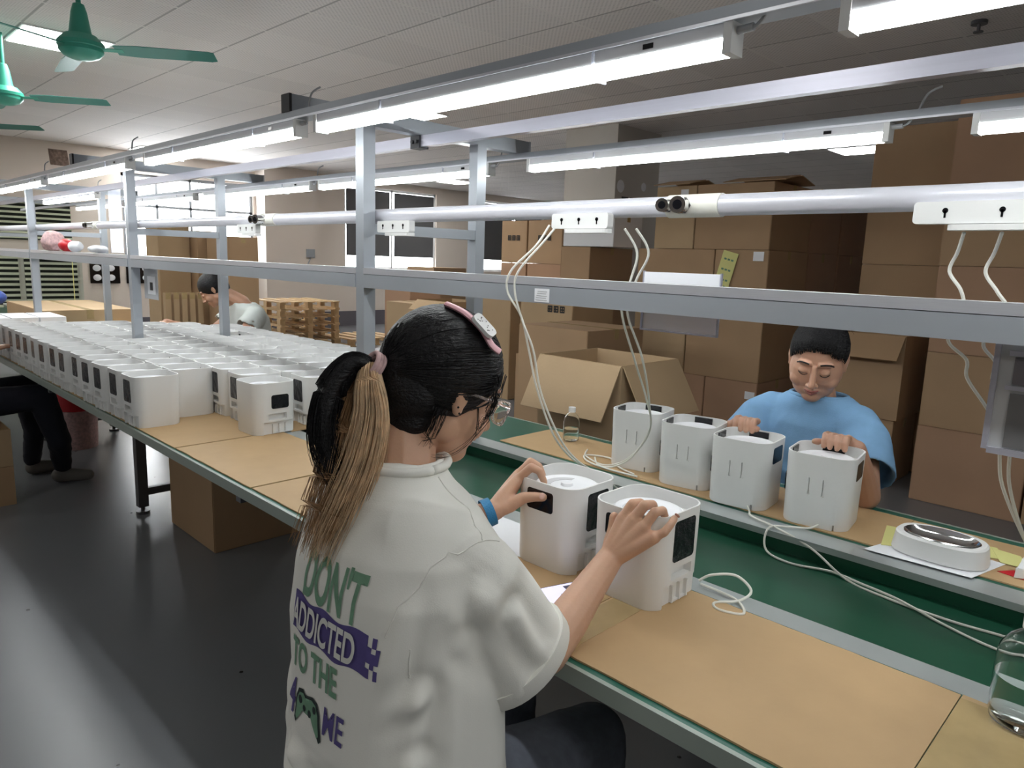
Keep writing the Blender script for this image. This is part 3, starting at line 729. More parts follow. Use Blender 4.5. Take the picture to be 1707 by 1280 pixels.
# under the bench
carton(-3.80, -3.26, 1.33, 1.80, 0, .50, 'brown carton with black print on the floor under the bench', mark=[('f', -.08, .40, .1, .065, 'glyph')])
openbox(-4.97, -4.63, .40, .80, 0, .22, 'dark brown carton on the floor under the tan one by the seated legs', [], 'carton')
openbox(-4.97, -4.63, .40, .80, .222, .43, 'tan carton on a darker one beside the seated legs', [], 'carton_b')
t = thing('pallet', None, 'pallet', (-10.4, 5.55, 0))
def pallet(x, y, z, lab):
    t = thing('wooden_pallet', lab, 'pallet', (x, y, z), group='stacked wooden pallets')
    for k in range(5):
        b = BM(); box(b, x-.5, x+.5, y-.5+.22*k, y-.5+.22*k+.12, z+.10, z+.118); obj('deck_board', b, 'wood', t)
    for k in (-.46, 0, .46):
        for q in (-.42, 0, .42):
            b = BM(); box(b, x+q-.05, x+q+.05, y+k-.04, y+k+.04, z+.018, z+.0999); obj('block', b, 'wood', t)
        b = BM(); box(b, x-.5, x+.5, y+k-.04, y+k+.04, z, z+.0175); obj('runner', b, 'wood', t)
bpy.data.objects.remove(t)
for k in range(6):
    pallet(-10.4, 5.66, .1185*k, 'wooden pallet, %s from the floor in the stack by the wall pillar' % ('bottom one', 'second', 'third', 'fourth', 'fifth', 'top one')[k])
pallet(-10.2, 6.75, .0, 'wooden pallet alone on the floor beside the pallet stack')

# ------------------------------------------------------------------ far left: cooler, pictures, shelf load
t = thing('air_cooler', 'large pale louvred air cooler standing by the window wall', 'air cooler', (-12.2, 2.5, 0))
b = BM(); box(b, -12.7, -12.1, 1.6, 3.15, 0, 1.36); obj('housing', b, 'cooler', t)
for y0, y1 in ((1.68, 2.35), (2.42, 3.08)):
    b = BM(); box(b, -12.099, -12.09, y0, y1, .3, 1.28); g = obj('grille', b, 'dark', t)
    for k in range(13):
        b = BM(); z = .33+.075*k; box(b, -12.089, -12.06, y0, y1, z, z+.035); obj('slat', b, 'slat', g)
t = thing('wall_louvre', 'wall louvre with dark gaps above the air cooler', 'louvre', (-12.7, 2.5, 1.5))
b = BM(); box(b, -12.749, -12.72, 2.1, 3.2, 1.5, 2.1); obj('grille', b, 'dark', t)
for k in range(8):
    b = BM(); z = 1.52+.072*k; box(b, -12.719, -12.69, 2.1, 3.2, z, z+.03); obj('slat', b, 'slat', t)
for k, (y0, y1) in enumerate(((3.42, 3.85), (3.95, 4.35))):
    t = thing('photo_board', 'black photo board on the wall, %s' % ('closer to the louvred cooler', 'closer to the bright window')[k], 'picture', (XW, y0, 1.0), group='black photo boards')
    b = BM(); box(b, XW+.001, XW+.02, y0, y1, .86, 1.22); obj('board', b, 'black', t)
    for q in range(4):
        b = BM(); ell(b, (XW+.021, y0+.1+.2*(q % 2), .95+.15*(q//2)), (.004, .06, .05)); obj('picture_spot', b, 'paper', t)
b = BM(); box(b, XW+.001, XW+.004, 2.95, 3.2, 2.62, 2.85); 
for v in b.verts: v.co.y += .05*math.sin(v.co.z*20)
tag(obj('wall_stain', b, 'patch'), 'brown peeling stain high on the wall above the cooler', 'stain')
b = BM(); cyl(b, (-8.0, 2.0, T0), (-8.0, 2.0, 1.35), .004); tag(obj('yellow_rope', b, 'yellow'), 'thin yellow rope hanging before the far wall', 'rope')
# a long pale carton and white equipment at the far end of the bench
carton(-7.5, -6.3, 1.35, 2.0, T0+.002, T0+.16, 'long flat pale carton lying at the far end of the bench', m='carton_b')
for k in range(3):
    t = thing('white_box', 'small white box with black print beyond the stock, %s from the aisle' % ORD[k], 'box', (-5.75, .95+.17*k, T0), group='small white printed boxes')
    b = BM(); box(b, -6.02, -5.6, .87+.16*k, 1.02+.16*k, T0+.003, T0+.17); obj('carton', b, 'paper', t)
    b = BM()
    for q in range(4): box(b, -5.599, -5.597, .89+.16*k+.03*q, .905+.16*k+.03*q, T0+.07, T0+.12)
    obj('printed_mark', b, 'ink', t)
b = BM(); ell(b, (-6.8, 1.1, T0+.235), (.16, .13, .07)); tag(meshobj('bag', union(b, .012, 2), 'bluecloth'), 'blue bag on the bench beyond the stock', 'bag')
for k, (x, y, z, r, m, nm, l) in enumerate(((-5.5, 1.27, 1.46, (.11, .06, .065), 'pinkcloth', 'fabric_pouch', 'pink patterned pouch on the grey beam'),
    (-5.18, 1.27, 1.435, (.07, .045, .038), 'red', 'crumpled_bag', 'crumpled red bag on the grey beam'), (-4.98, 1.27, 1.43, (.05, .04, .03), 'paper', 'crumpled_paper', 'crumpled white paper on the beam beside the red bag'),
    (-4.55, 1.27, 1.42, (.12, .04, .022), 'paper', 'crumpled_paper', 'crumpled flat white wrapper lying on the beam'))):
    b = BM(); ell(b, (x, y, z), r, s=30)
    for v in b.verts: v.co += .25*min(r)*noise.noise_vector(v.co*22)
    for v in b.verts: v.co.z = max(v.co.z, 1.398)
    tag(obj(nm, b, m), l, 'bag' if k < 2 else 'paper')

# hanging papers
def hung(name, lab, x0, x1, y, z0, z1, m, fr_m=None, tilt=0):
    t = thing(name, lab, 'hanging sheet', (x0, y, z1))
    R = Matrix.Translation((x0, y, z1)) @ Matrix.Rotation(math.radians(tilt), 4, 'X')
    b = BM(); box(b, 0, x1-x0, 0, .002, z0-z1, 0, R); s = obj('sheet', b, m, t)
    return t, R
t, R = hung('hanging_poster', 'grey and white poster hung in a clear sleeve beside the second post', -3.96, -3.77, 1.31, 1.18, 1.385, 'cable_g')
b = BM(); box(b, .05, .16, -.001, -.0005, -.18, -.09, R); obj('picture', b, 'paper', t)
b = BM(); box(b, .085, .125, -.0016, -.0011, -.16, -.12, R); obj('printed_mark', b, 'ink', t)
t, R = hung('hanging_film', 'crumpled grey clear film hanging from the centre rail', -5.1, -4.86, 1.5, 1.40, 1.784, 'thinclear')
t, R = hung('document_sleeve', 'white document sleeve hung over the beam by the woman in blue', -.895, -.715, 1.315, 1.297, 1.42, 'thinclear')
b = BM(); box(b, .0, .18, -.003, -.0005, -.055, -.0, R); obj('paper', b, 'paper', t)
b = BM()
box(b, -.003, .183, -.004, .0025, -.126, -.1225, R); box(b, -.003, 0, -.004, .0025, -.1225, .002, R); box(b, .18, .183, -.004, .0025, -.1225, .002, R); obj('frame', b, 'rail', t)
t, R = hung('document_sleeve', 'grey framed document sleeve hanging below the beam, cut by the frame edge', -.232, .0, 1.32, 1.165, 1.337, 'cable_g')
b = BM()
for a in ((-.008, .0, -.172, 0), (.0, .24, -.178, -.168), (.012, .22, -.075, -.068), (.012, .22, -.022, -.014)): box(b, a[0], a[1], -.004, .003, a[2], a[3], R)
obj('frame', b, 'rail', t)
b = BM(); box(b, .02, .2, -.003, -.001, -.165, -.08, R); obj('insert', b, 'blind', t)
b = BM(); box(b, .02, .2, -.003, -.001, -.066, -.024, R); obj('insert', b, 'skirt', t)
b = BM(); box(b, -1.158, -1.112, 1.2488, 1.2498, 1.340, 1.371); s = tag(obj('sticker', b, 'paper'), 'small white printed sticker on the grey beam above the woman\'s hair', 'sticker')
b = BM()
for k in range(5): box(b, -1.154+.0015*k, -1.118-.003*(k % 2), 1.2482, 1.2487, 1.344+.005*k, 1.3455+.005*k)
obj('printed_mark', b, 'cable_g', s)

# sign on the pillar
t = thing('wall_sign', 'grey sign lettering high on the pillar behind the cartons', 'sign', (-5.0, 7.0, 2.1))
b = BM()
for g in range(4):
    y = 6.78+.16*g
    for z in (2.05, 2.11, 2.17): box(b, -4.999, -4.995, y, y+.12, z, z+.02)
    if g != 2:
        for yy in (y, y+.05, y+.10): box(b, -4.999, -4.995, yy, yy+.02, 2.05, 2.19)
    else: box(b, -4.999, -4.995, y, y+.02, 2.05, 2.19)
obj('lettering', b, 'ink', t)
for y, z, r in ((6.75, 2.30, .07), (7.2, 2.33, .05)):
    b = BM(); ell(b, (-5.0, y, z), (.006, r, r)); obj('pale_spot', b, 'paper', t)
b = BM(); box(b, -12.399, -12.36, 7.0, 7.16, 1.36, 1.52)
cyl(b, (-12.38, 7.08, 1.36), (-12.38, 7.0, 1.2), .01)
tag(obj('switch_box', b, 'steel'), 'small grey switch box on the wall pillar', 'switch box')

# red and pale things under the bench
t = thing('red_bin', 'red and white bin under the bench beside the seated legs', 'bin', (-5.75, 1.4, 0))
b = BM(); lathe(b, [(.001, .28), (.13, .28), (.15, .44), (.001, .44)], 20, (-5.75, 1.4, 0)); obj('lid', b, 'red', t)
b = BM(); lathe(b, [(.001, 0), (.12, 0), (.13, .278), (.001, .278)], 20, (-5.75, 1.4, 0)); obj('body', b, 'pinkcloth', t)

# ------------------------------------------------------------------ small bench things
def bottle(x, y, z, R, H, level, lab, capped=True):
    t = thing('water_bottle', lab, 'bottle', (x, y, z))
    b = BM()
    pr = [(.001, 0), (R*.8, .0), (R*.97, .004), (R, .012), (R, H*.55), (R*.94, H*.66), (R*.72, H*.76), (R*.38, H*.84), (R*.36, H*.93)]
    th = .0012
    inn = [(max(r-th, .001), q+(th if i < 3 else 0)) for i, (r, q) in enumerate(pr)][::-1]
    lathe(b, pr+inn, 32, (x, y, z+.0004)); obj('shell', b, 'clear', t, 50)
    b = BM(); zl = H*level; lathe(b, [(.001, .0022), (R*.78, .0022), (R-.0016, .012), (R-.0016, zl), (.001, zl)], 32, (x, y, z+.0004)); obj('water', b, 'water', t, 50)
    if capped:
        b = BM(); lathe(b, [(R*.40, H*.86), (R*.44, H*.86), (R*.44, H), (.001, H)], 24, (x, y, z)); obj('cap', b, 'plastic', t, 50)
bottle(-1.635, 1.99, T0+.002, .030, .125, .36, 'small clear water bottle on the cardboard before the open carton')
bottle(-.118, 1.222, T0+.0025, .047, .172, .42, 'larger clear water bottle on the aisle-side bench')
bt = thing('pet_bowl_stand', 'white bowl stand with a steel dish standing on papers', 'bowl', (-.385, 1.835, T0))
n = 40
def ov(rx, ry, z, q=2.5): return [(-.385+rx*math.copysign(abs(math.cos(2*PI*i/n))**(2/q), math.cos(2*PI*i/n)), 1.84+ry*math.copysign(abs(math.sin(2*PI*i/n))**(2/q), math.sin(2*PI*i/n)), z) for i in range(n)]
b = BM(); z0 = T0+.0045
R_ = [[b.verts.new(p) for p in ov(rx, ry, z0+z, 2.6)] for rx, ry, z in ((.098, .068, 0), (.1, .07, .003), (.094, .066, .042), (.090, .062, .046), (.078, .052, .0455), (.076, .05, .03))]
for a, c in zip(R_, R_[1:]): bridge(b, a, c)
b.faces.new(R_[0][::-1]); b.faces.new(R_[-1]); obj('stand', b, 'plastic', bt, 35)
b = BM(); R_ = [[b.verts.new(p) for p in ov(rx, ry, z0+z, 2)] for rx, ry, z in ((.080, .054, .0462), (.077, .051, .048), (.072, .046, .042), (.06, .038, .034), (.035, .02, .0305), (.005, .003, .0302))]
for a, c in zip(R_, R_[1:]): bridge(b, a, c)
b.faces.new(R_[-1]); obj('steel_dish', b, 'chrome', bt, 60)
def flat(name, pts, z, m, lab, cat='paper', th=.0006, grp=None):
    b = BM(); prism(b, pts, z, z+th); return tag(obj(name, b, m), lab, cat, grp)
flat('paper_sheet', [(-.52, 1.742), (-.30, 1.752), (-.265, 1.90), (-.47, 1.93)], T0+.0026, 'paper', 'white paper under the bowl stand')
flat('paper_sheet', [(-.50, 1.80), (-.535, 1.955), (-.30, 2.0), (-.27, 1.93)], T0+.0034, 'yellow', 'pale yellow paper sticking out behind the bowl stand')
flat('paper_sheet', [(-.275, 1.90), (-.31, 1.99), (-.25, 1.98), (-.21, 1.90)], T0+.0042, 'yellow', 'small yellow slip beside the bowl stand and tissue')
flat('red_card', [(-.27, 1.84), (-.245, 1.875), (-.2, 1.87), (-.22, 1.83)], T0+.0026, 'red', 'small red card by the crumpled tissue', 'card')
b = BM(); box(b, -.235, -.06, 1.83, 1.91, T0+.003, T0+.022); bmesh.ops.subdivide_edges(b, edges=b.edges[:], cuts=5, use_grid_fill=True)
for v in b.verts: v.co += V((.008, .008, .006))*noise.noise(v.co*30)+V((.0, .0, abs(.012*noise.noise(v.co*18))))
for v in b.verts: v.co.z = max(v.co.z, T0+.0028)
tag(obj('tissue_pack', b, 'paper'), 'crumpled white tissue pack beyond the steel bowl', 'tissue')
flat('paper_sheet', [(-1.20, 1.05), (-1.02, 1.09), (-1.03, 1.235), (-1.23, 1.235)], T0+.0024, 'paper', 'white paper sheet on the bench beneath the blue wristband')
# phone
ph = thing('smartphone', 'smartphone with a lit lilac screen lying on the bench', 'phone', (-.84, 1.0, T0+.0022), math.radians(71))
b = BM(); prism(b, rrect(.158, .074, .009), 0, .008); obj('case', b, 'black', ph, 40, False)
b = BM(); prism(b, rrect(.152, .069, .007), .0081, .0084); sc = obj('screen', b, 'screen', ph, 40, False)
b = BM(); box(b, .01, .06, -.03, -.002, .0085, .0087); box(b, .03, .07, .008, .026, .0085, .0087); obj('screen_picture', b, 'screendark', sc, 40, False)
b = BM(); cyl(b, (-.05, .0, .0085), (-.05, 0, .0087), .006); obj('screen_icon', b, 'print_p', sc, 40, False)
# corner of a white device at the very bottom right
feeder('open', .014, .930, 95, 'white pet feeder in front of the larger water bottle, only an edge showing')

# ------------------------------------------------------------------ people
def HM(c, yawd, pitchd, rolld=0, s=1.0):
    """head frame: local +Y faces yaw (deg from +X), pitched down"""
    a = math.radians(yawd-90)
    return Matrix.Translation(V(c)) @ Matrix.Rotation(a, 4, 'Z') @ Matrix.Rotation(math.radians(-pitchd), 4, 'X') @ Matrix.Rotation(math.radians(rolld), 4, 'Y') @ Matrix.Scale(s, 4)
def head(bm, M, ears=True, fat=1.0):
    e = lambda c, r, s=20: ell(bm, c, r, M, s); k_ = 1+.25*(fat-1)
    e((0, -.015, .028), (.076, .096, .088), 28); e((0, .026, -.02), (.063*fat, .064, .082), 28)
    e((0, .036, -.066), (.051*fat, .050, .044), 24); e((0, .064, -.088), (.030, .026, .024))
    for s in (-1, 1):
        e((s*.037, .054, -.038), (.027*fat, .026, .03)); e((s*.030, .079, .004), (.0145, .0115, .009))
        chain(bm, [((s*.014, .086, .030), .0075), ((s*.042, .073, .029), .0085)], M)
        e((s*.0105, .099, -.036), (.0085, .0085, .0075))
        if ears:
            e((s*.073*k_, -.006, -.006), (.008, .014, .026)); e((s*.073*k_, -.003, -.026), (.007, .009, .010)); e((s*.078*k_, -.013, .002), (.005, .010, .019))
        e((s*.043, .004, -.055), (.020*fat, .034, .030))
    chain(bm, [((0, .086, .018), .008), ((0, .101, -.018), .0095), ((0, .109, -.031), .0105)], M)
    chain(bm, [((-.019, .083, -.060), .0045), ((0, .092, -.058), .0065), ((.019, .083, -.060), .0045)], M)
    chain(bm, [((-.016, .082, -.067), .0045), ((0, .089, -.069), .007), ((.016, .082, -.067), .0045)], M)
def face_bits(t, M, brow='hair', glasses=False):
    b = BM()
    for s in (-1, 1):
        pts = [M @ V(p) for p in ((s*.015, .0945, .034), (s*.028, .0915, .036), (s*.042, .082, .032), (s*.051, .073, .024))]
        sweep(b, smoothpath(pts, 4), .0017, 6, flat=1.4)
    obj('eyebrows', b, brow, t)
    b = BM()
    for s in (-1, 1):
        pts = [M @ V(p) for p in ((s*.017, .0885, -.002), (s*.025, .0905, -.0055), (s*.034, .089, -.006), (s*.044, .080, -.002))]
        sweep(b, smoothpath(pts, 4), .0011, 6)
    obj('eyelashes', b, brow, t)
    b = BM()
    chain(b, [((-.018, .0865, -.0595), .0026), ((-.008, .0945, -.0585), .0038), ((0, .096, -.0595), .0032), ((.008, .0945, -.0585), .0038), ((.018, .0865, -.0595), .0026)], M)
    chain(b, [((-.015, .0855, -.067), .0026), ((0, .0935, -.0685), .0048), ((.015, .0855, -.067), .0026)], M)
    meshobj('lips', union(b, .0012, 2), 'lip', t)
fold1 = None
def folds(me, amp, sc, fn=None, seed=0):
    me.update()
    N = [v.normal.copy() for v in me.vertices]
    for v, nn in zip(me.vertices, N):
        p = v.co; q = V((p.x*sc[0], p.y*sc[1], p.z*sc[2]))+V((seed, 0, 0))
        a = noise.noise(q)+.5*noise.noise(q*2.1); rdg = 1-abs(noise.noise(q*1.3+V((5, 3, 1))))*2.4
        d = amp*(.6*a+.5*max(rdg, 0)**2)
        if fn: d += fn(p)
        if fn is fold1:
            ox = max(abs(p.x+.85)-.10, abs(p.z-.86)-.15, (p.y-.60), 0); d *= .06+.94*min(1, ox/.05)
        v.co = p+nn*d
X_, Y_, Z_ = V((1, 0, 0)), V((0, 1, 0)), V((0, 0, 1))
def strands(bm, guide, n, spread, r=.0006, taper=.3, k=5, sides=3, jit=.004, rnd=1, flat=False, s0=None):
    """thin hairs following a guide; spread(t) gives the bundle radius"""
    G = smoothpath(guide, k); m = len(G)
    for i in range(n):
        a = random.uniform(0, 2*PI); rr = math.sqrt(random.random()); ph = random.uniform(0, 6); t0 = 0; t1 = random.uniform(.66, 1)
        pts = []; L = max(4, int(m*t1))
        for j in range(L):
            t = j/(m-1); d = (G[min(j+1, m-1)]-G[max(j-1, 0)]).normalized(); u = frame_of(d)[0]; v = d.cross(u)
            s = spread(t); w = jit*t*math.sin(ph+t*7)
            pts.append(G[j]+u*(math.cos(a)*rr*s+w)+v*(math.sin(a)*rr*s+jit*.7*t*math.cos(ph*1.7+t*6)))
        sweep(bm, pts, r, sides, r_end=r*taper)

# ---- woman in white T-shirt, foreground
w1 = thing('person', 'person in an off-white printed T-shirt seen from behind, holding two feeders', 'person', (-.87, .62, 0))
hc = V((-.891, .748, 1.226)); H1 = HM(hc, 80, 26, 2)
b = BM(); head(b, H1)
neck = V((-.888, .665, 1.10))
chain(b, [(H1 @ V((0, -.012, -.055)), .055), (H1 @ V((0, -.03, -.10)), .052), (neck, .054), ((-.87, .655, 1.01), .058)])
chain(b, [((-.87, .65, .96), .08), ((-.87, .63, .85), .11), ((-.87, .62, .60), .13)])
shR, shL = V((-.745, .675, .965)), V((-1.02, .675, .97))
elR, wrR = V((-.715, .830, .795)), V((-.742, 1.035, .893))
elL, wrL = V((-1.13, .835, .84)), V((-1.04, 1.022, .908))
chain(b, [((-.80, .66, .97), .042), (shR, .042), (shR.lerp(elR, .5), .043), (elR, .038), (elR.lerp(wrR, .3), .037), (elR.lerp(wrR, .7), .029), (wrR, .0245)])
chain(b, [((-.95, .66, .97), .042), (shL, .042), (shL.lerp(elL, .5), .043), (elL, .038), (elL.lerp(wrL, .3), .036), (elL.lerp(wrL, .7), .028), (wrL, .0235)])
# right hand: palm against the near wall of the feeder, fingers hooked over the rim
ir, mr, rr_, pr_ = V((-.738, 1.062, .966)), V((-.714, 1.062, .970)), V((-.690, 1.062, .964)), V((-.668, 1.063, .950))
for k in (ir, mr, rr_, pr_): chain(b, [(wrR, .021), (wrR.lerp(k, .55), .0165), (k, .0125)])
chain(b, [(ir, .0105), ((-.727, 1.074, .994), .0098), ((-.728, 1.103, .990), .0085), ((-.730, 1.117, .972), .0075)])
chain(b, [(mr, .0105), ((-.700, 1.073, .999), .0100), ((-.702, 1.104, .993), .0088), ((-.704, 1.118, .974), .0076)])
chain(b, [(rr_, .0102), ((-.677, 1.074, .992), .0095), ((-.679, 1.103, .988), .0084), ((-.681, 1.117, .970), .0074)])
chain(b, [(pr_, .0092), ((-.652, 1.070, .962), .0082), ((-.648, 1.083, .975), .0074), ((-.650, 1.097, .982), .0068)])
chain(b, [(wrR, .02), ((-.758, 1.056, .915), .014), ((-.762, 1.068, .935), .0115), ((-.766, 1.074, .958), .0095)])
# left hand: thumb on the control panel, fingers over the rim
i1, m1, r1, p1 = V((-1.030, 1.083, .968)), V((-1.048, 1.100, .970)), V((-1.062, 1.118, .963)), V((-1.072, 1.135, .952))
for k in (i1, m1, r1, p1): chain(b, [(wrL, .0205), (wrL.lerp(k, .55), .0165), (k, .012)])
chain(b, [(i1, .0105), ((-1.003, 1.092, .998), .0096), ((-.986, 1.100, .992), .0085), ((-.978, 1.108, .968), .0074)])
chain(b, [(m1, .0105), ((-1.026, 1.116, 1.0), .0096), ((-1.012, 1.124, .992), .0085), ((-1.006, 1.128, .97), .0074)])
chain(b, [(r1, .010), ((-1.046, 1.135, .994), .009), ((-1.028, 1.145, .985), .008), ((-1.02, 1.15, .966), .007)])
chain(b, [(p1, .009), ((-1.062, 1.152, .98), .008), ((-1.048, 1.163, .975), .0072), ((-1.04, 1.168, .962), .0065)])
chain(b, [(wrL, .02), ((-1.020, 1.045, .918), .0165), ((-.995, 1.063, .938), .0125), ((-.968, 1.069, .946), .0105), ((-.948, 1.0715, .9495), .0092)])
# legs under the jeans
meshobj('body', union(b, .0024, 5), 'skin', w1, 180)
for nm, c, d, r in (('fingernail', (-.648, 1.103, .987), V((0, .8, .6)), .005), ('fingernail', (-.944, 1.064, .9545), V((.2, -.9, .4)), .0062)):
    b = BM(); u, v, d = frame_of(d); Mn = Matrix((u, v, d)).transposed().to_4x4(); Mn.translation = V(c)
    ell(b, (0, 0, 0), (r, r*1.2, .0015), Mn); obj(nm, b, 'nail', w1)
face_bits(w1, H1)
# T-shirt
def tee(stations, sleeves, vox, amp, sc, fn=None, seed=0, it=6, e=2.0):
    b = BM(); RR = []
    for x, y, z, rx, ry in stations:
        ee = 2+(e-2)*max(0, min(1, (1.05-z)/.1)); f = lambda c: math.copysign(abs(c)**(2/ee), c)
        RR.append([b.verts.new((x+rx*f(math.cos(2*PI*i/56)), y+ry*f(math.sin(2*PI*i/56)), z)) for i in range(56)])
    for p_, q_ in zip(RR, RR[1:]): bridge(b, p_, q_)
    b.faces.new(RR[0][::-1]); b.faces.new(RR[-1])
    for pts in sleeves:
        R = []
        for i, (p, r, q) in enumerate(pts):
            a = V(pts[max(i-1, 0)][0]); c = V(pts[min(i+1, len(pts)-1)][0])
            if i >= len(pts)-2: d = (V(pts[-3][0])-V(pts[-4][0])).normalized()
            else: d = (c-a).normalized()
            u, v, _ = frame_of(d); R.append(ring(b, V(p), u, v, r, r*q, 32))
        for a, c in zip(R, R[1:]): bridge(b, a, c)
        b.faces.new(R[0][::-1]); b.faces.new(R[-1])
    me = union(b, vox, it); folds(me, amp, sc, fn, seed); return me
def fold1(p):
    d = 0
    # the lower right sleeve creases
    for A, B, w, h in ((V((-.66, .70, .93)), V((-.70, .80, .76)), .012, .009), (V((-.70, .62, .90)), V((-.74, .70, .78)), .013, .010), (V((-.68, .64, .97)), V((-.66, .76, .84)), .014, .006)):
        t = max(0, min(1, (p-A).dot(B-A)/(B-A).length_squared)); q = (p-(A+(B-A)*t)).length; d += h*math.exp(-(q/w)**2)-.5*h*math.exp(-((q-2.2*w)/w)**2)
    # long drapes from the right armpit across the back
    for (ax, ay, az, bx, by, bz, w, h) in ((-.70, .53, .99, -.80, .47, .66, .016, .012), (-.745, .50, 1.0, -.86, .47, .78, .018, .010), (-.66, .56, .93, -.72, .5, .62, .014, .011),
        (-.69, .55, .84, -.95, .47, .70, .014, .008), (-.70, .55, .74, -.98, .47, .66, .013, .009), (-1.0, .5, .78, -.85, .47, .60, .014, .008), (-.79, .52, 1.04, -.80, .48, .85, .014, .007)):
        A, B = V((ax, ay, az)), V((bx, by, bz)); t = max(0, min(1, (p-A).dot(B-A)/(B-A).length_squared)); q = (p-(A+(B-A)*t)).length
        d += 1.7*h*math.exp(-(q/w)**2)*(1-.4*t)-.6*h*math.exp(-((q-2.2*w)/w)**2)
    return d
st = [(-.862, .63, .46, .200, .155), (-.862, .63, .55, .196, .152), (-.860, .628, .66, .185, .145), (-.860, .630, .78, .180, .138), (-.860, .632, .88, .178, .134), (-.862, .640, .96, .178, .130), (-.867, .648, 1.01, .176, .122),
      (-.874, .652, 1.05, .160, .104), (-.877, .652, 1.075, .135, .088), (-.88, .655, 1.095, .095, .074), (-.884, .660, 1.112, .076, .068), (-.886, .664, 1.125, .070, .066), (-.886, .664, 1.1255, .062, .058), (-.884, .662, 1.10, .060, .056)]
slR = [((-.80, .65, 1.0), .072, 1), ((-.755, .655, .988), .075, 1.05), ((-.733, .675, .95), .072, 1.15), ((-.727, .705, .908), .068, 1.25), ((-.722, .738, .86), .066, 1.32), ((-.718, .770, .812), .066, 1.38), ((-.718, .771, .811), .059, 1.38), ((-.722, .738, .86), .057, 1.32)]
slL = [((-.95, .65, 1.01), .075, 1), ((-1.0, .655, 1.0), .082, 1), ((-1.045, .68, .965), .086, 1), ((-1.075, .715, .925), .088, 1), ((-1.10, .755, .885), .092, 1), ((-1.12, .785, .858), .094, 1), ((-1.121, .786, .857), .086, 1), ((-1.10, .755, .885), .082, 1)]
tm = tee(st, [slR, slL], .0045, .0085, (6.5, 6.5, 3), fold1, 2, 3, 2.7)
bvt = BVHTree.FromPolygons([v.co.copy() for v in tm.vertices], [list(p.vertices) for p in tm.polygons])
shirt = meshobj('t_shirt', tm.copy(), 'shirt', w1, 180)
b = BM(); pts = [(-.884+.074*math.cos(a), .661+.070*math.sin(a), 1.118) for a in [2*PI*i/40 for i in range(41)]]
sweep(b, pts, .0075, 8); obj('collar', b, 'shirt', shirt, 180)
def seam(P, par):
    b = BM(); Q = []
    for p in smoothpath(P, 8):
        h = bvt.find_nearest(p); Q.append(h[0]+h[1]*.0004)
    sweep(b, Q, .0012, 6); return obj('seam', b, 'shirt', par, 180)
seam([(-.812, .668, 1.10), (-.775, .668, 1.075), (-.74, .668, 1.05), (-.715, .665, 1.03)], shirt)
seam([(-.70, .70, 1.03), (-.715, .65, 1.03), (-.735, .60, 1.0), (-.745, .57, .95), (-.75, .56, .90), (-.75, .58, .86)], shirt)
def cuff(a, c, r, q, m, par, th=.0035, L=.03):
    a, c = V(a), V(c); d = (c-a).normalized(); u, v, _ = frame_of(d); b = BM()
    R = [ring(b, c+d*k, u, v, rr, rr*q, 40) for k, rr in ((-L, r-.004), (-L, r+th), (-.001, r+th), (.002, r+th*.6), (.002, r-th), (-.001, r-.006), (-L, r-.010))]
    for i in range(len(R)): bridge(b, R[i], R[(i+1) % len(R)])
    return obj('cuff', b, m, par, 60)
cuff((-.722, .738, .86), (-.717, .777, .803), .066, 1.38, 'shirt', shirt)
cuff((-1.10, .755, .885), (-1.12, .788, .855), .093, 1, 'shirt', shirt)
def project(me_bm, off=.0012, dirv=V((0, 1, 0))):
    for v in me_bm.verts:
        h = bvt.ray_cast(V((v.co.x, .1, v.co.z)), dirv)
        if h[0]: v.co = h[0]-dirv*off+V((0, 0, 0))
def text_print(s, x, z, size, m, sx=1, off=.0018, shear=0, bold=.02, slope=0, parent=None):
    cu = bpy.data.curves.new('t', 'FONT'); cu.body = s; cu.size = size; cu.offset = bold*size; cu.shear = shear
    o = bpy.data.objects.new('t', cu); C.objects.link(o)
    dg = bpy.context.evaluated_depsgraph_get(); dg.update(); me = bpy.data.meshes.new_from_object(o.evaluated_get(dg)); bpy.data.objects.remove(o)
    bm = bmesh.new(); bm.from_mesh(me)
    for v in bm.verts: v.co = V((x+v.co.x*sx, 0, z+v.co.y+slope*v.co.x))
    bmesh.ops.triangulate(bm, faces=bm.faces)
    for _ in range(5):
        es = [e for e in bm.edges if e.calc_length() > .0035]
        if es: bmesh.ops.subdivide_edges(bm, edges=es, cuts=1)
        bmesh.ops.triangulate(bm, faces=bm.faces)
    project(bm, off)
    return obj('shirt_print', bm, m, shirt, 180)
px0 = -.945
text_print("DON'T", px0+.018, .931, .095, 'print_g', .49, bold=.028)
b = BM()
pl = [(px0-.03, .893), (px0+.0, .900), (px0+.12, .889), (px0+.24, .893), (px0+.27, .884), (px0+.285, .889), (px0+.275, .868), (px0+.295, .862), (px0+.272, .85), (px0+.29, .842), (px0+.265, .822), (px0+.12, .82), (px0-.03, .826)]
g = 60
vg = [[b.verts.new((px0-.008+.212*i/g, 0, .866+.058*j/8+.003*math.sin(i*.3))) for j in range(9)] for i in range(g+1)]
for i in range(g):
    for j in range(8):
        if i < g-6 or (j//2+i//2) % 2 or j in (3, 4): b.faces.new((vg[i][j], vg[i+1][j], vg[i+1][j+1], vg[i][j+1]))
bmesh.ops.delete(b, geom=[v for v in b.verts if not v.link_faces], context='VERTS')
project(b, .0010); obj('shirt_print', b, 'print_p', shirt, 180)
text_print("ADDICTED", px0-.001, .876, .060, 'print_w', .56, off=.0042, bold=.024)
text_print("TO THE", px0+.0, .812, .062, 'print_g', .60, bold=.028)
text_print("4", px0-.010, .733, .085, 'print_p', .6, shear=.25, bold=.02)
text_print("ME", px0+.100, .745, .062, 'print_p', .62, shear=.1, bold=.015)
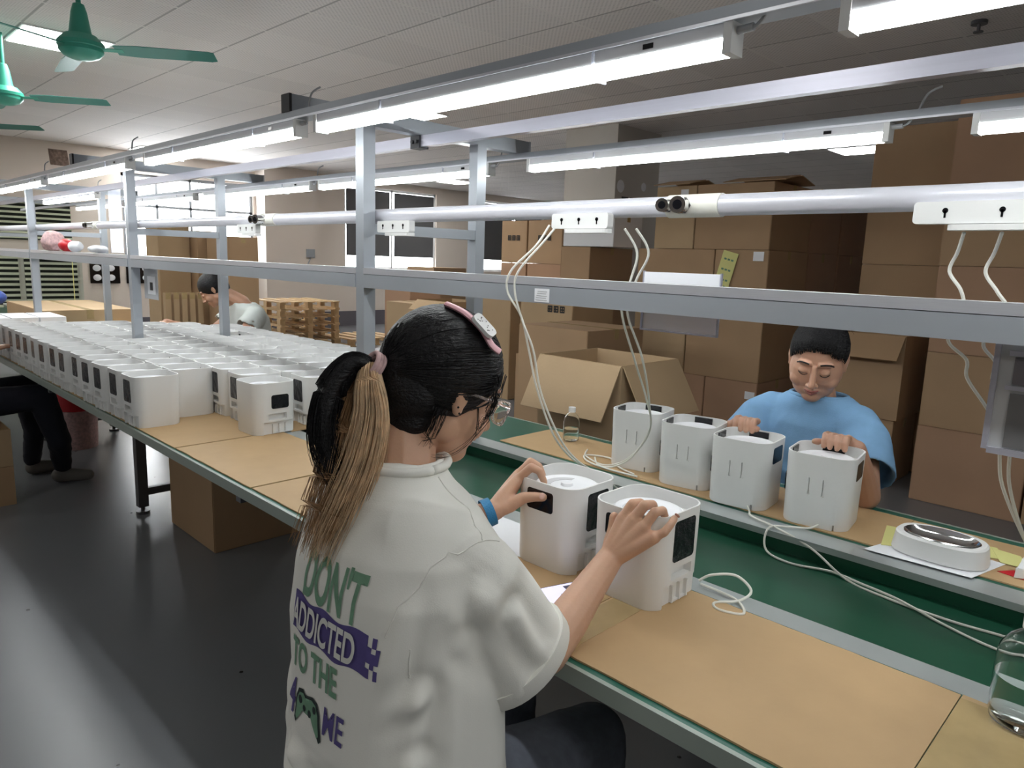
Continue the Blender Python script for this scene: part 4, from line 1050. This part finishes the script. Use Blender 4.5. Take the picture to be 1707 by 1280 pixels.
def blob(pts, m, off):
    b = BM(); 
    q = [V((px0+.058+x*.72, 0, .758+z*.85)) for x, z in pts]; 
    f = b.faces.new([b.verts.new(p) for p in q]); bmesh.ops.triangulate(b, faces=b.faces)
    for _ in range(3):
        es = [e for e in b.edges if e.calc_length() > .006]
        if es: bmesh.ops.subdivide_edges(b, edges=es, cuts=1)
        bmesh.ops.triangulate(b, faces=b.faces)
    project(b, off); obj('shirt_print', b, m, shirt, 180)
gp = [(-.052, -.03), (-.045, .01), (-.035, .026), (-.018, .03), (-.008, .024), (.008, .024), (.018, .03), (.035, .026), (.045, .01), (.052, -.03), (.045, -.036), (.03, -.02), (.018, -.006), (-.018, -.006), (-.03, -.02), (-.045, -.036)]
blob([(x*1.1, z*1.12) for x, z in gp], 'print_k', .0016); blob([(x*.95, z*.9) for x, z in gp], 'print_g', .0021)
for cx_, cz_, r_ in ((-.028, .012, .008), (.012, .0, .007), (.03, .014, .007), (-.010, .002, .006)):
    blob([(cx_+r_*math.cos(2*PI*i/10), cz_+r_*math.sin(2*PI*i/10)) for i in range(10)], 'print_k', .0026)
# jeans and stool
b = BM()
loft(b, [((-.87, .60, .46), X_, Y_, .185, .16), ((-.87, .60, .53), X_, Y_, .19, .16), ((-.87, .61, .62), X_, Y_, .17, .14)], 32)
for s in (-1, 1):
    chain(b, [((-.87+s*.09, .60, .52), .10), ((-.87+s*.11, .80, .54), .088), ((-.87+s*.12, 1.02, .52), .068), ((-.87+s*.12, 1.05, .28), .056), ((-.87+s*.12, 1.02, .09), .045)])
me = union(b, .009, 5); folds(me, .004, (14, 8, 14)); meshobj('jeans', me, 'jeans', w1, 180)
for s in (-1, 1):
    b = BM(); ell(b, (-.87+s*.12, 1.09, .04), (.042, .11, .04)); meshobj('shoe', union(b, .006, 3), 'shoe', w1, 180)
# glasses
gl = None
b = BM()
for s in (-1, 1):
    P = []
    for i in range(21):
        a = 2*PI*i/20; P.append(H1 @ V((s*.034+.026*math.copysign(abs(math.cos(a))**.7, math.cos(a)), .110-.012*abs(math.cos(a))*(1 if math.cos(a)*s > 0 else .2), .0+.020*math.copysign(abs(math.sin(a))**.7, math.sin(a)))))
    sweep(b, P, .0022, 6)
    sweep(b, [H1 @ V(p) for p in ((s*.060, .099, .012), (s*.074, .06, .010), (s*.080, .01, .006), (s*.080, -.015, -.004))], .0026, 6)
sweep(b, [H1 @ V(p) for p in ((-.008, .110, .006), (0, .113, .008), (.008, .110, .006))], .002, 6)
gl = obj('glasses', b, 'lens', w1, 180)
for s in (-1, 1):
    b = BM(); u = H1.to_3x3(); 
    Mx = H1 @ Matrix.Translation((s*.034, .106, 0)) @ Matrix.Rotation(math.radians(-s*8), 4, 'Z')
    ell(b, (0, 0, 0), (.025, .0012, .019), Mx); obj('lens', b, 'clear', gl, 180)
# wrist band
b = BM(); d = (wrL-elL).normalized(); u, v, _ = frame_of(d); c0 = elL.lerp(wrL, .93)
R = [ring(b, c0+d*q, u, v, r, r, 32) for q, r in ((-.010, .0285), (-.010, .031), (.010, .030), (.010, .0272))]
for a, c in zip(R, R[1:]+[R[0]]): bridge(b, a, c)
wbnd = obj('wristband', b, 'blue', w1, 60)
b = BM(); sweep(b, smoothpath([c0+V((.012, -.030, -.004)), c0+V((.022, -.034, -.022)), c0+V((.03, -.03, -.04))], 4), .008, 8, flat=.25); obj('strap_tail', b, 'blue', wbnd, 60)
# hair cap
def haircap(M, off=.013, n=V((0, .77, -.64)), r=(.0835, .104, .097), c=(0, -.018, .030), back=True, vox=.004):
    b = BM(); ell(b, c, r, M, 32)
    if back: ell(b, (0, -.055, -.025), (.070, .058, .060), M, 24); ell(b, (0, -.085, .0), (.045, .04, .045), M, 20); ell(b, (0, -.040, -.062), (.058, .045, .052), M, 20)
    me = union(b, vox, 3); b = BM(); b.from_mesh(me)
    nn = (M.to_3x3() @ n).normalized(); p0 = M @ (n*off)
    res = bmesh.ops.bisect_plane(b, geom=b.verts[:]+b.edges[:]+b.faces[:], plane_co=p0, plane_no=nn, clear_outer=True)
    bmesh.ops.holes_fill(b, edges=[e for e in b.edges if e.is_boundary], sides=0)
    return b
hb = haircap(H1, off=.030, n=V((0, .80, -.60)).normalized(), r=(.086, .106, .100))
hair = obj('hair', hb, 'hair', w1, 60)
tieL = V((.006, -.126, -.018)); tie = H1 @ tieL
random.seed(11); b = BM()
def onhead(p):
    c = V((0, -.018, .030)); r = V((.0868, .107, .1012)); q = p-c; k = 1/math.sqrt(sum((q[i]/r[i])**2 for i in range(3))); return c+q*k
for i in range(1100):
    a = random.uniform(-2.6, 2.6)
    # start points run round the hairline, from nape to forehead
    t = random.random(); side = random.choice((-1, 1))
    ph = random.random()
    st_ = V((side*.085*math.sin(ph*PI*.98)+random.uniform(-.01, .01), .085-.12*ph+random.uniform(-.06, .004), .085-.13*ph+random.uniform(-.01, .02)))
    if ph < .5: st_.x = side*random.uniform(0, .07)
    p0 = onhead(st_); pts = []
    for j in range(12):
        q = p0.lerp(tieL, j/11); h = onhead(q)*1.0; w = (j/11)**4
        pts.append(H1 @ (h.lerp(tieL, w)*(1+random.uniform(-.002, .004))))
    sweep(b, pts, .0009, 3, r_end=.0006)
obj('hair_strands', b, 'hair', hair, 180)
b = BM()
for s in (1, -1):
    strands(b, [H1 @ V(p) for p in ((s*.066, .050, .055), (s*.080, .048, .02), (s*.079, .05, -.02), (s*.074, .045, -.06))], 26, lambda t: .010*(1-t)+.002, .0008, k=4)
strands(b, [H1 @ V(p) for p in ((.070, -.03, -.035), (.066, -.025, -.07), (.058, -.022, -.105))], 30, lambda t: .012, .0008, k=4)
strands(b, [H1 @ V(p) for p in ((.076, .03, -.01), (.083, .04, -.05), (.070, .02, -.095), (.05, -.01, -.11))], 4, lambda t: .002, .0006, k=4)
obj('loose_strands', b, 'hair', hair, 180)
# hair tie + ponytail
b = BM(); dd = (H1.to_3x3() @ V((0, -1, .15))).normalized(); u, v, _ = frame_of(dd)
for q in (0, .006, .012): 
    P = [tie+dd*q+u*.018*math.cos(2*PI*i/20)+v*.020*math.sin(2*PI*i/20) for i in range(21)]; sweep(b, P, .004, 6)
obj('hair_tie', b, 'pinkcloth', w1, 180)
pr3 = Matrix((r2, u2, fw)).transposed()
def off3(p, r, u, f=0): return p+r2*r+u2*u+fw*f
T_ = tie+dd*.012
g_black = [T_, off3(T_, -.030, .0), off3(T_, -.058, -.040, -.01), off3(T_, -.066, -.095, -.02), off3(T_, -.055, -.145, -.03), off3(T_, -.035, -.19, -.035)]
g_blond = [T_, off3(T_, .000, -.03, -.01), off3(T_, .004, -.08, -.02), off3(T_, -.006, -.14, -.03), off3(T_, -.028, -.20, -.035), off3(T_, -.055, -.26, -.035), off3(T_, -.068, -.295, -.03)]
g_under = [T_, off3(T_, -.02, -.04, .02), off3(T_, -.036, -.10, .0), off3(T_, -.045, -.17, -.015), off3(T_, -.060, -.23, -.03), off3(T_, -.078, -.28, -.03)]
random.seed(5)
b = BM(); sweep(b, smoothpath(g_black, 6), lambda t: .010+.020*max(0, math.sin(min(1, t*1.25)*PI*.9))**.8*(1-t*.35) if t < .95 else .004, 14, flat=.6)
for i in range(1): strands(b, g_black, 420, lambda t: .010+.024*math.sin(min(t*1.3, 1)*PI/2)*(1-.5*t), .0011, k=5)
obj('ponytail', b, 'hair', w1, 180)
b = BM(); sweep(b, smoothpath(g_blond[:-1], 6), lambda t: .008+.020*math.sin(min(1, t*1.1)*PI)**.7, 12, flat=.5)
strands(b, g_blond, 420, lambda t: .009+.026*math.sin(min(t*1.6, 1)*PI/2), .0009, k=7, jit=.0045)
obj('bleached_lock', b, 'hairb', w1, 180)
b = BM(); strands(b, g_under, 420, lambda t: .008+.032*math.sin(min(t*1.3, 1)*PI/2), .0010, k=7, jit=.0045)
obj('brown_lock', b, 'hairbr', w1, 180)
# hair clip: pink bar with a white speckled plate
b = BM(); H1i = H1.inverted()
def lift(p, k=1.0):
    q = H1i @ V(p); c = V((0, -.018, .030)); d = q-c; r = V((.086, .106, .100)); m = math.sqrt(sum((d[i]/r[i])**2 for i in range(3)))
    return H1 @ (c+d*(k/m))
CP = [lift(p, k) for p, k in (((-.871, .736, 1.369), 1.03), ((-.841, .748, 1.352), 1.05), ((-.817, .765, 1.330), 1.06), ((-.800, .777, 1.305), 1.08), ((-.785, .79, 1.295), 1.16))]
P = CP
sweep(b, smoothpath(P, 5), .0085, 8, flat=.55); clip = obj('hair_clip', b, 'pink', w1, 60)
b = BM(); nn_ = (CP[2]-(H1 @ V((0, -.018, .03)))).normalized(); tt_ = (CP[3]-CP[1]).normalized(); tt_ = (tt_-nn_*tt_.dot(nn_)).normalized(); xx_ = tt_.cross(nn_)
Mx = Matrix((xx_, tt_, nn_)).transposed().to_4x4(); Mx.translation = CP[2]+nn_*.006
prism(b, rrect(.030, .044, .010), -.002, .004, Mx); pt_ = obj('clip_plate', b, 'plastic', clip, 60)
b = BM(); random.seed(4)
for i in range(14):
    x, y = random.uniform(-.010, .010), random.uniform(-.016, .016); cyl(b, Mx @ V((x, y, .0041)), Mx @ V((x, y, .0044)), .0011, n=6)
obj('speckle', b, 'ink', pt_, 60)
b = BM(); ell(b, (.0838, -.004, -.030), (.0018, .0018, .0018), H1, 8); ell(b, (.083, -.010, -.022), (.0018, .0018, .0018), H1, 8); obj('ear_stud', b, 'black', w1, 60)
st_ = thing('stool', 'dark round stool under the woman in the white T-shirt', 'stool', (-.87, .60, 0))
b = BM(); cyl(b, (-.87, .60, .37), (-.87, .60, .41), .17, n=32); obj('seat', b, 'darkcloth', st_)
for k in range(4):
    a = PI/4+k*PI/2; b = BM(); cyl(b, (-.87+.12*math.cos(a), .6+.12*math.sin(a), .37), (-.87+.19*math.cos(a), .6+.19*math.sin(a), 0), .012); obj('leg', b, 'legmetal', st_)

# ---- woman in blue, across the bench
w2 = thing('person', 'person in a light blue T-shirt across the bench, looking down at feeders', 'person', (-.9, 2.3, 0))
H2 = HM((-.868, 2.245, 1.163), -74, 24, -4, 1.02)
b = BM(); head(b, H2, fat=1.22)
chain(b, [(H2 @ V((0, -.012, -.055)), .058), (H2 @ V((0, -.04, -.10)), .056), ((-.882, 2.305, 1.03), .058), ((-.89, 2.33, .95), .07), ((-.89, 2.34, .8), .12), ((-.89, 2.35, .6), .13)])
sR, sL = V((-1.04, 2.31, .94)), V((-.735, 2.29, .94))
eR, eL = V((-1.08, 2.12, .80)), V((-.635, 2.085, .815))
wR, wL = V((-1.005, 1.985, .955)), V((-.640, 1.985, .965))
chain(b, [((-.97, 2.32, .94), .045), (sR, .05), (sR.lerp(eR, .5), .046), (eR, .04), (eR.lerp(wR, .4), .036), (wR, .025)])
chain(b, [((-.81, 2.32, .94), .045), (sL, .05), (sL.lerp(eL, .5), .046), (eL, .04), (eL.lerp(wL, .4), .036), (wL, .025)])
for (wr, ks, sgn) in ((wR, [(-.975, 1.962), (-.955, 1.958), (-.937, 1.957), (-.920, 1.962)], 1), (wL, [(-.715, 1.962), (-.697, 1.958), (-.678, 1.957), (-.660, 1.963)], 1)):
    for i, (kx, ky) in enumerate(ks):
        K = V((kx, ky+.012, .992)); chain(b, [(wr, .02), (wr.lerp(K, .55), .016), (K, .011)])
        chain(b, [(K, .0098), (K+V((.003, -.022, .004)), .0092), (K+V((.006, -.036, -.008)), .0082), (K+V((.007, -.040, -.024)), .0072)])
    th = V((ks[3 if wr is wR else 0][0], ks[0][1], .975))
    chain(b, [(wr, .018), (wr.lerp(th, .6), .013), (th+V((.012 if wr is wR else -.012, -.008, -.002)), .010), (th+V((.018 if wr is wR else -.020, -.022, .0)), .0085)])
meshobj('body', union(b, .0028, 4), 'skin_b', w2, 180)
face_bits(w2, H2)
st = [(-.90, 2.36, .52, .2, .15), (-.90, 2.36, .65, .2, .15), (-.895, 2.35, .78, .2, .15), (-.893, 2.345, .88, .2, .145), (-.890, 2.335, .95, .19, .125), (-.886, 2.33, .99, .165, .10), (-.882, 2.32, 1.02, .13, .088), (-.879, 2.31, 1.045, .092, .078), (-.878, 2.308, 1.0455, .082, .070), (-.878, 2.31, 1.0, .078, .066)]
s2R = [((-.98, 2.33, .955), .072, 1), ((-1.02, 2.32, .955), .074, 1), ((-1.055, 2.28, .93), .074, 1), ((-1.07, 2.22, .885), .075, 1), ((-1.075, 2.18, .855), .076, 1), ((-1.075, 2.179, .854), .069, 1), ((-1.07, 2.22, .885), .065, 1)]
s2L = [((-.80, 2.33, .955), .072, 1), ((-.76, 2.31, .955), .075, 1), ((-.715, 2.27, .925), .076, 1), ((-.685, 2.21, .885), .078, 1), ((-.665, 2.165, .85), .08, 1), ((-.665, 2.164, .849), .072, 1), ((-.685, 2.21, .885), .068, 1)]
def fold2(p):
    d = 0
    for A, B, w, h in ((V((-1.0, 2.2, .96)), V((-.93, 2.2, .72)), .014, .009), (V((-.78, 2.2, .95)), V((-.85, 2.2, .70)), .014, .009), (V((-.98, 2.2, .86)), V((-.86, 2.2, .74)), .012, .007), (V((-.76, 2.18, .84)), V((-.90, 2.2, .80)), .012, .007)):
        t = max(0, min(1, (p-A).dot(B-A)/(B-A).length_squared)); q = (p-(A+(B-A)*t)).length; d += h*math.exp(-(q/w)**2)
    return d
tm = tee(st, [s2R, s2L], .0075, .005, (9, 9, 5), fold2, 9); ts = meshobj('t_shirt', tm, 'shirtblue', w2, 180)
b = BM(); sweep(b, [(-.878+.087*math.cos(a), 2.309+.074*math.sin(a), 1.042) for a in [2*PI*i/40 for i in range(41)]], .007, 8); obj('collar', b, 'shirtblue', ts, 180)
hb = haircap(H2, off=-.004, n=V((0, .70, -.71)).normalized(), r=(.081, .102, .096), back=True); h2 = obj('hair', hb, 'hair', w2, 60)
b = BM(); random.seed(8)
for i in range(900):
    ph = random.uniform(-1, 1); x = .079*ph; k = math.sqrt(max(.02, 1-(x/.0868)**2)); p0 = None
    lim = -.004+random.uniform(-.02, .010)+(.006 if abs(ph) > .5 else 0)
    for a_ in range(100, -60, -3):
        a_ = math.radians(a_); q = V((x, -.018+.107*k*math.cos(a_), .030+.1012*k*math.sin(a_)))
        if .70*q.y-.71*q.z > lim: p0 = q; break
    if p0 is None: continue
    pts = []
    for j in range(8):
        q = p0.lerp(V((0, -.10, .09)), j/10); pts.append(H2 @ (onhead(q)*.972))
    sweep(b, pts, .0011, 3, r_end=.0007)
for i in range(90):
    o = H2 @ V((-.035, -.075, .105)); d = V((random.uniform(-.5, 1), random.uniform(-1, .3), random.uniform(-.6, .6))).normalized()
    L = random.uniform(.03, .06); sweep(b, [o+V((random.uniform(-.01, .01),)*3), o+d*L*.5, o+d*L+V((0, 0, -.015))], .001, 3, r_end=.0004)
obj('hair_strands', b, 'hair', h2, 180)
b = BM(); ell(b, (-.04, -.075, .10), (.035, .035, .03), H2); obj('hair_bun', b, 'hair', w2, 60)
b = BM(); loft(b, [((-.9, 2.36, .42), X_, Y_, .18, .15), ((-.9, 2.36, .55), X_, Y_, .19, .15), ((-.9, 2.36, .62), X_, Y_, .17, .13)], 28)
for s in (-1, 1): chain(b, [((-.9+s*.09, 2.33, .50), .09), ((-.9+s*.10, 1.98, .50), .07), ((-.9+s*.10, 1.96, .10), .05)])
meshobj('trousers', union(b, .01, 4), 'darkcloth', w2, 180)
for s in (-1, 1):
    b = BM(); ell(b, (-.9+s*.10, 1.92, .04), (.042, .11, .04)); meshobj('shoe', union(b, .008, 3), 'shoe', w2, 180)
st_ = thing('stool', 'dark stool under the woman in blue', 'stool', (-.9, 2.38, 0))
b = BM(); cyl(b, (-.9, 2.38, .36), (-.9, 2.38, .40), .16, n=28); obj('seat', b, 'darkcloth', st_)
for k in range(4):
    a = PI/4+k*PI/2; b = BM(); cyl(b, (-.9+.11*math.cos(a), 2.38+.11*math.sin(a), .36), (-.9+.16*math.cos(a), 2.38+.16*math.sin(a), 0), .012); obj('leg', b, 'legmetal', st_)

# ---- man in white behind the stock
w3 = thing('person', 'person in a pale T-shirt, head bent, seated behind the feeder stock', 'person', (-5.5, 2.5, 0))
H3 = HM((-5.52, 2.32, 1.14), -120, 40, 0, 1.05)
b = BM(); head(b, H3)
chain(b, [(H3 @ V((0, -.012, -.055)), .058), (H3 @ V((0, -.05, -.09)), .056), ((-5.42, 2.50, 1.04), .06), ((-5.40, 2.55, .9), .11), ((-5.40, 2.56, .6), .12)])
for s, ex in ((-1, -5.62), (1, -5.12)):
    chain(b, [((-5.4+s*.16, 2.54, .96), .055), ((ex, 2.34, .80), .042), ((ex-.1, 2.10, .86), .028), ((ex-.11, 2.04, .88), .028)])
    for q in range(4): chain(b, [((ex-.11, 2.06, .87), .02), ((ex-.14+.02*q, 2.01, .88), .010), ((ex-.14+.02*q, 1.985, .865), .008)])
    chain(b, [((ex-.11, 2.06, .87), .018), ((ex-.06, 2.03, .865), .010), ((ex-.055, 2.01, .86), .009)])
meshobj('body', union(b, .005, 3), 'skin_b', w3, 180)
face_bits(w3, H3)
st = [(-5.4, 2.56, .52, .2, .14), (-5.4, 2.56, .8, .2, .14), (-5.4, 2.55, .93, .2, .13), (-5.405, 2.53, 1.0, .165, .11), (-5.41, 2.51, 1.04, .10, .085), (-5.41, 2.51, 1.045, .085, .07), (-5.41, 2.51, 1.0, .08, .065)]
sl = [[((-5.4+s*.08, 2.55, .95), .075, 1), ((-5.4+s*.15, 2.53, .95), .082, 1), ((-5.4+s*.19, 2.47, .90), .084, 1), ((-5.4+s*.2, 2.42, .86), .086, 1), ((-5.4+s*.2, 2.419, .859), .078, 1), ((-5.4+s*.19, 2.47, .90), .074, 1)] for s in (-1, 1)]
meshobj('t_shirt', tee(st, sl, .01, .005, (9, 9, 5), None, 4), 'shirtgrey', w3, 180)
obj('hair', haircap(H3, off=.035, n=V((0, .74, -.67)).normalized(), back=True), 'hair', w3, 60)
b = BM(); loft(b, [((-5.4, 2.56, .42), X_, Y_, .18, .15), ((-5.4, 2.56, .6), X_, Y_, .17, .13)], 28)
for s in (-1, 1): chain(b, [((-5.4+s*.09, 2.53, .50), .09), ((-5.4+s*.10, 2.2, .50), .07), ((-5.4+s*.10, 2.18, .06), .05)])
meshobj('trousers', union(b, .012, 3), 'darkcloth', w3, 180)
st_ = thing('stool', 'dark stool under the man in the pale T-shirt', 'stool', (-5.4, 2.58, 0))
b = BM(); cyl(b, (-5.4, 2.58, .33), (-5.4, 2.58, .37), .16, n=24); obj('seat', b, 'darkcloth', st_)
b = BM(); cyl(b, (-5.4, 2.58, 0), (-5.4, 2.58, .33), .03, n=16); cyl(b, (-5.4, 2.58, 0), (-5.4, 2.58, .02), .15, n=24); obj('leg', b, 'legmetal', st_)

# ---- person at the left edge: legs under the bench and a hand
w4 = thing('person', 'person in dark trousers cut by the photo edge, hand at the stock', 'person', (-4.9, .45, 0))
b = BM(); H4 = HM((-4.95, .60, 1.16), 80, 25)
head(b, H4)
chain(b, [(H4 @ V((0, -.012, -.055)), .055), ((-4.95, .5, 1.03), .058), ((-4.95, .47, .9), .11), ((-4.95, .45, .6), .12)])
for s in (-1, 1):
    w_ = V((-4.95+s*.17, .78, .86)); chain(b, [((-4.95+s*.16, .48, .96), .052), ((-4.95+s*.22, .58, .78), .04), (w_, .025)])
    for q in range(4):
        k = w_+V((-.02+.016*q, .05, .01)); chain(b, [(w_, .019), (k, .0105), (k+V((0, .035, .002)), .0085), (k+V((0, .05, -.012)), .0075)])
    chain(b, [(w_, .018), (w_+V((-s*.035, .03, 0)), .011), (w_+V((-s*.04, .055, -.002)), .009)])
meshobj('body', union(b, .004, 3), 'skin_b', w4, 180)
obj('hair', haircap(H4), 'hair', w4, 60); face_bits(w4, H4)
st = [(-4.95, .45, .5, .2, .14), (-4.95, .46, .8, .2, .14), (-4.95, .47, .93, .2, .13), (-4.95, .48, 1.0, .165, .11), (-4.95, .49, 1.04, .10, .085), (-4.95, .49, 1.0, .08, .07)]
sl = [[((-4.95+s*.08, .48, .95), .07, 1), ((-4.95+s*.15, .48, .95), .078, 1), ((-4.95+s*.19, .52, .90), .08, 1), ((-4.95+s*.2, .55, .86), .082, 1), ((-4.95+s*.2, .551, .859), .075, 1), ((-4.95+s*.19, .52, .90), .07, 1)] for s in (-1, 1)]
meshobj('shirt', tee(st, sl, .01, .005, (9, 9, 5)), 'darkcloth', w4, 180)
b = BM(); loft(b, [((-4.95, .42, .44), X_, Y_, .18, .15), ((-4.95, .43, .6), X_, Y_, .17, .13)], 28)
chain(b, [((-4.86, .44, .54), .09), ((-4.75, .98, .57), .075), ((-4.78, 1.06, .3), .062), ((-4.92, 1.10, .10), .05)])
chain(b, [((-5.04, .44, .54), .09), ((-5.15, .98, .57), .075), ((-5.18, 1.02, .3), .06), ((-5.2, 1.0, .10), .05)])
me = union(b, .01, 4); folds(me, .006, (12, 10, 12)); meshobj('trousers', me, 'darkcloth', w4, 180)
b = BM(); chain(b, [((-4.92, 1.08, .045), .045), ((-4.86, 1.22, .035), .034)]); meshobj('shoe', union(b, .008, 3), 'shoe', w4, 180)
b = BM(); chain(b, [((-5.2, 1.0, .045), .045), ((-5.2, 1.14, .035), .034)]); meshobj('shoe', union(b, .008, 3), 'shoe', w4, 180)
st_ = thing('stool', 'dark stool under the person in dark trousers', 'stool', (-5.0, .42, 0))
b = BM(); cyl(b, (-5.1, .36, .38), (-5.1, .36, .42), .15, n=24); obj('seat', b, 'darkcloth', st_)
b = BM(); cyl(b, (-5.1, .36, 0), (-5.1, .36, .38), .03, n=16); obj('leg', b, 'legmetal', st_)
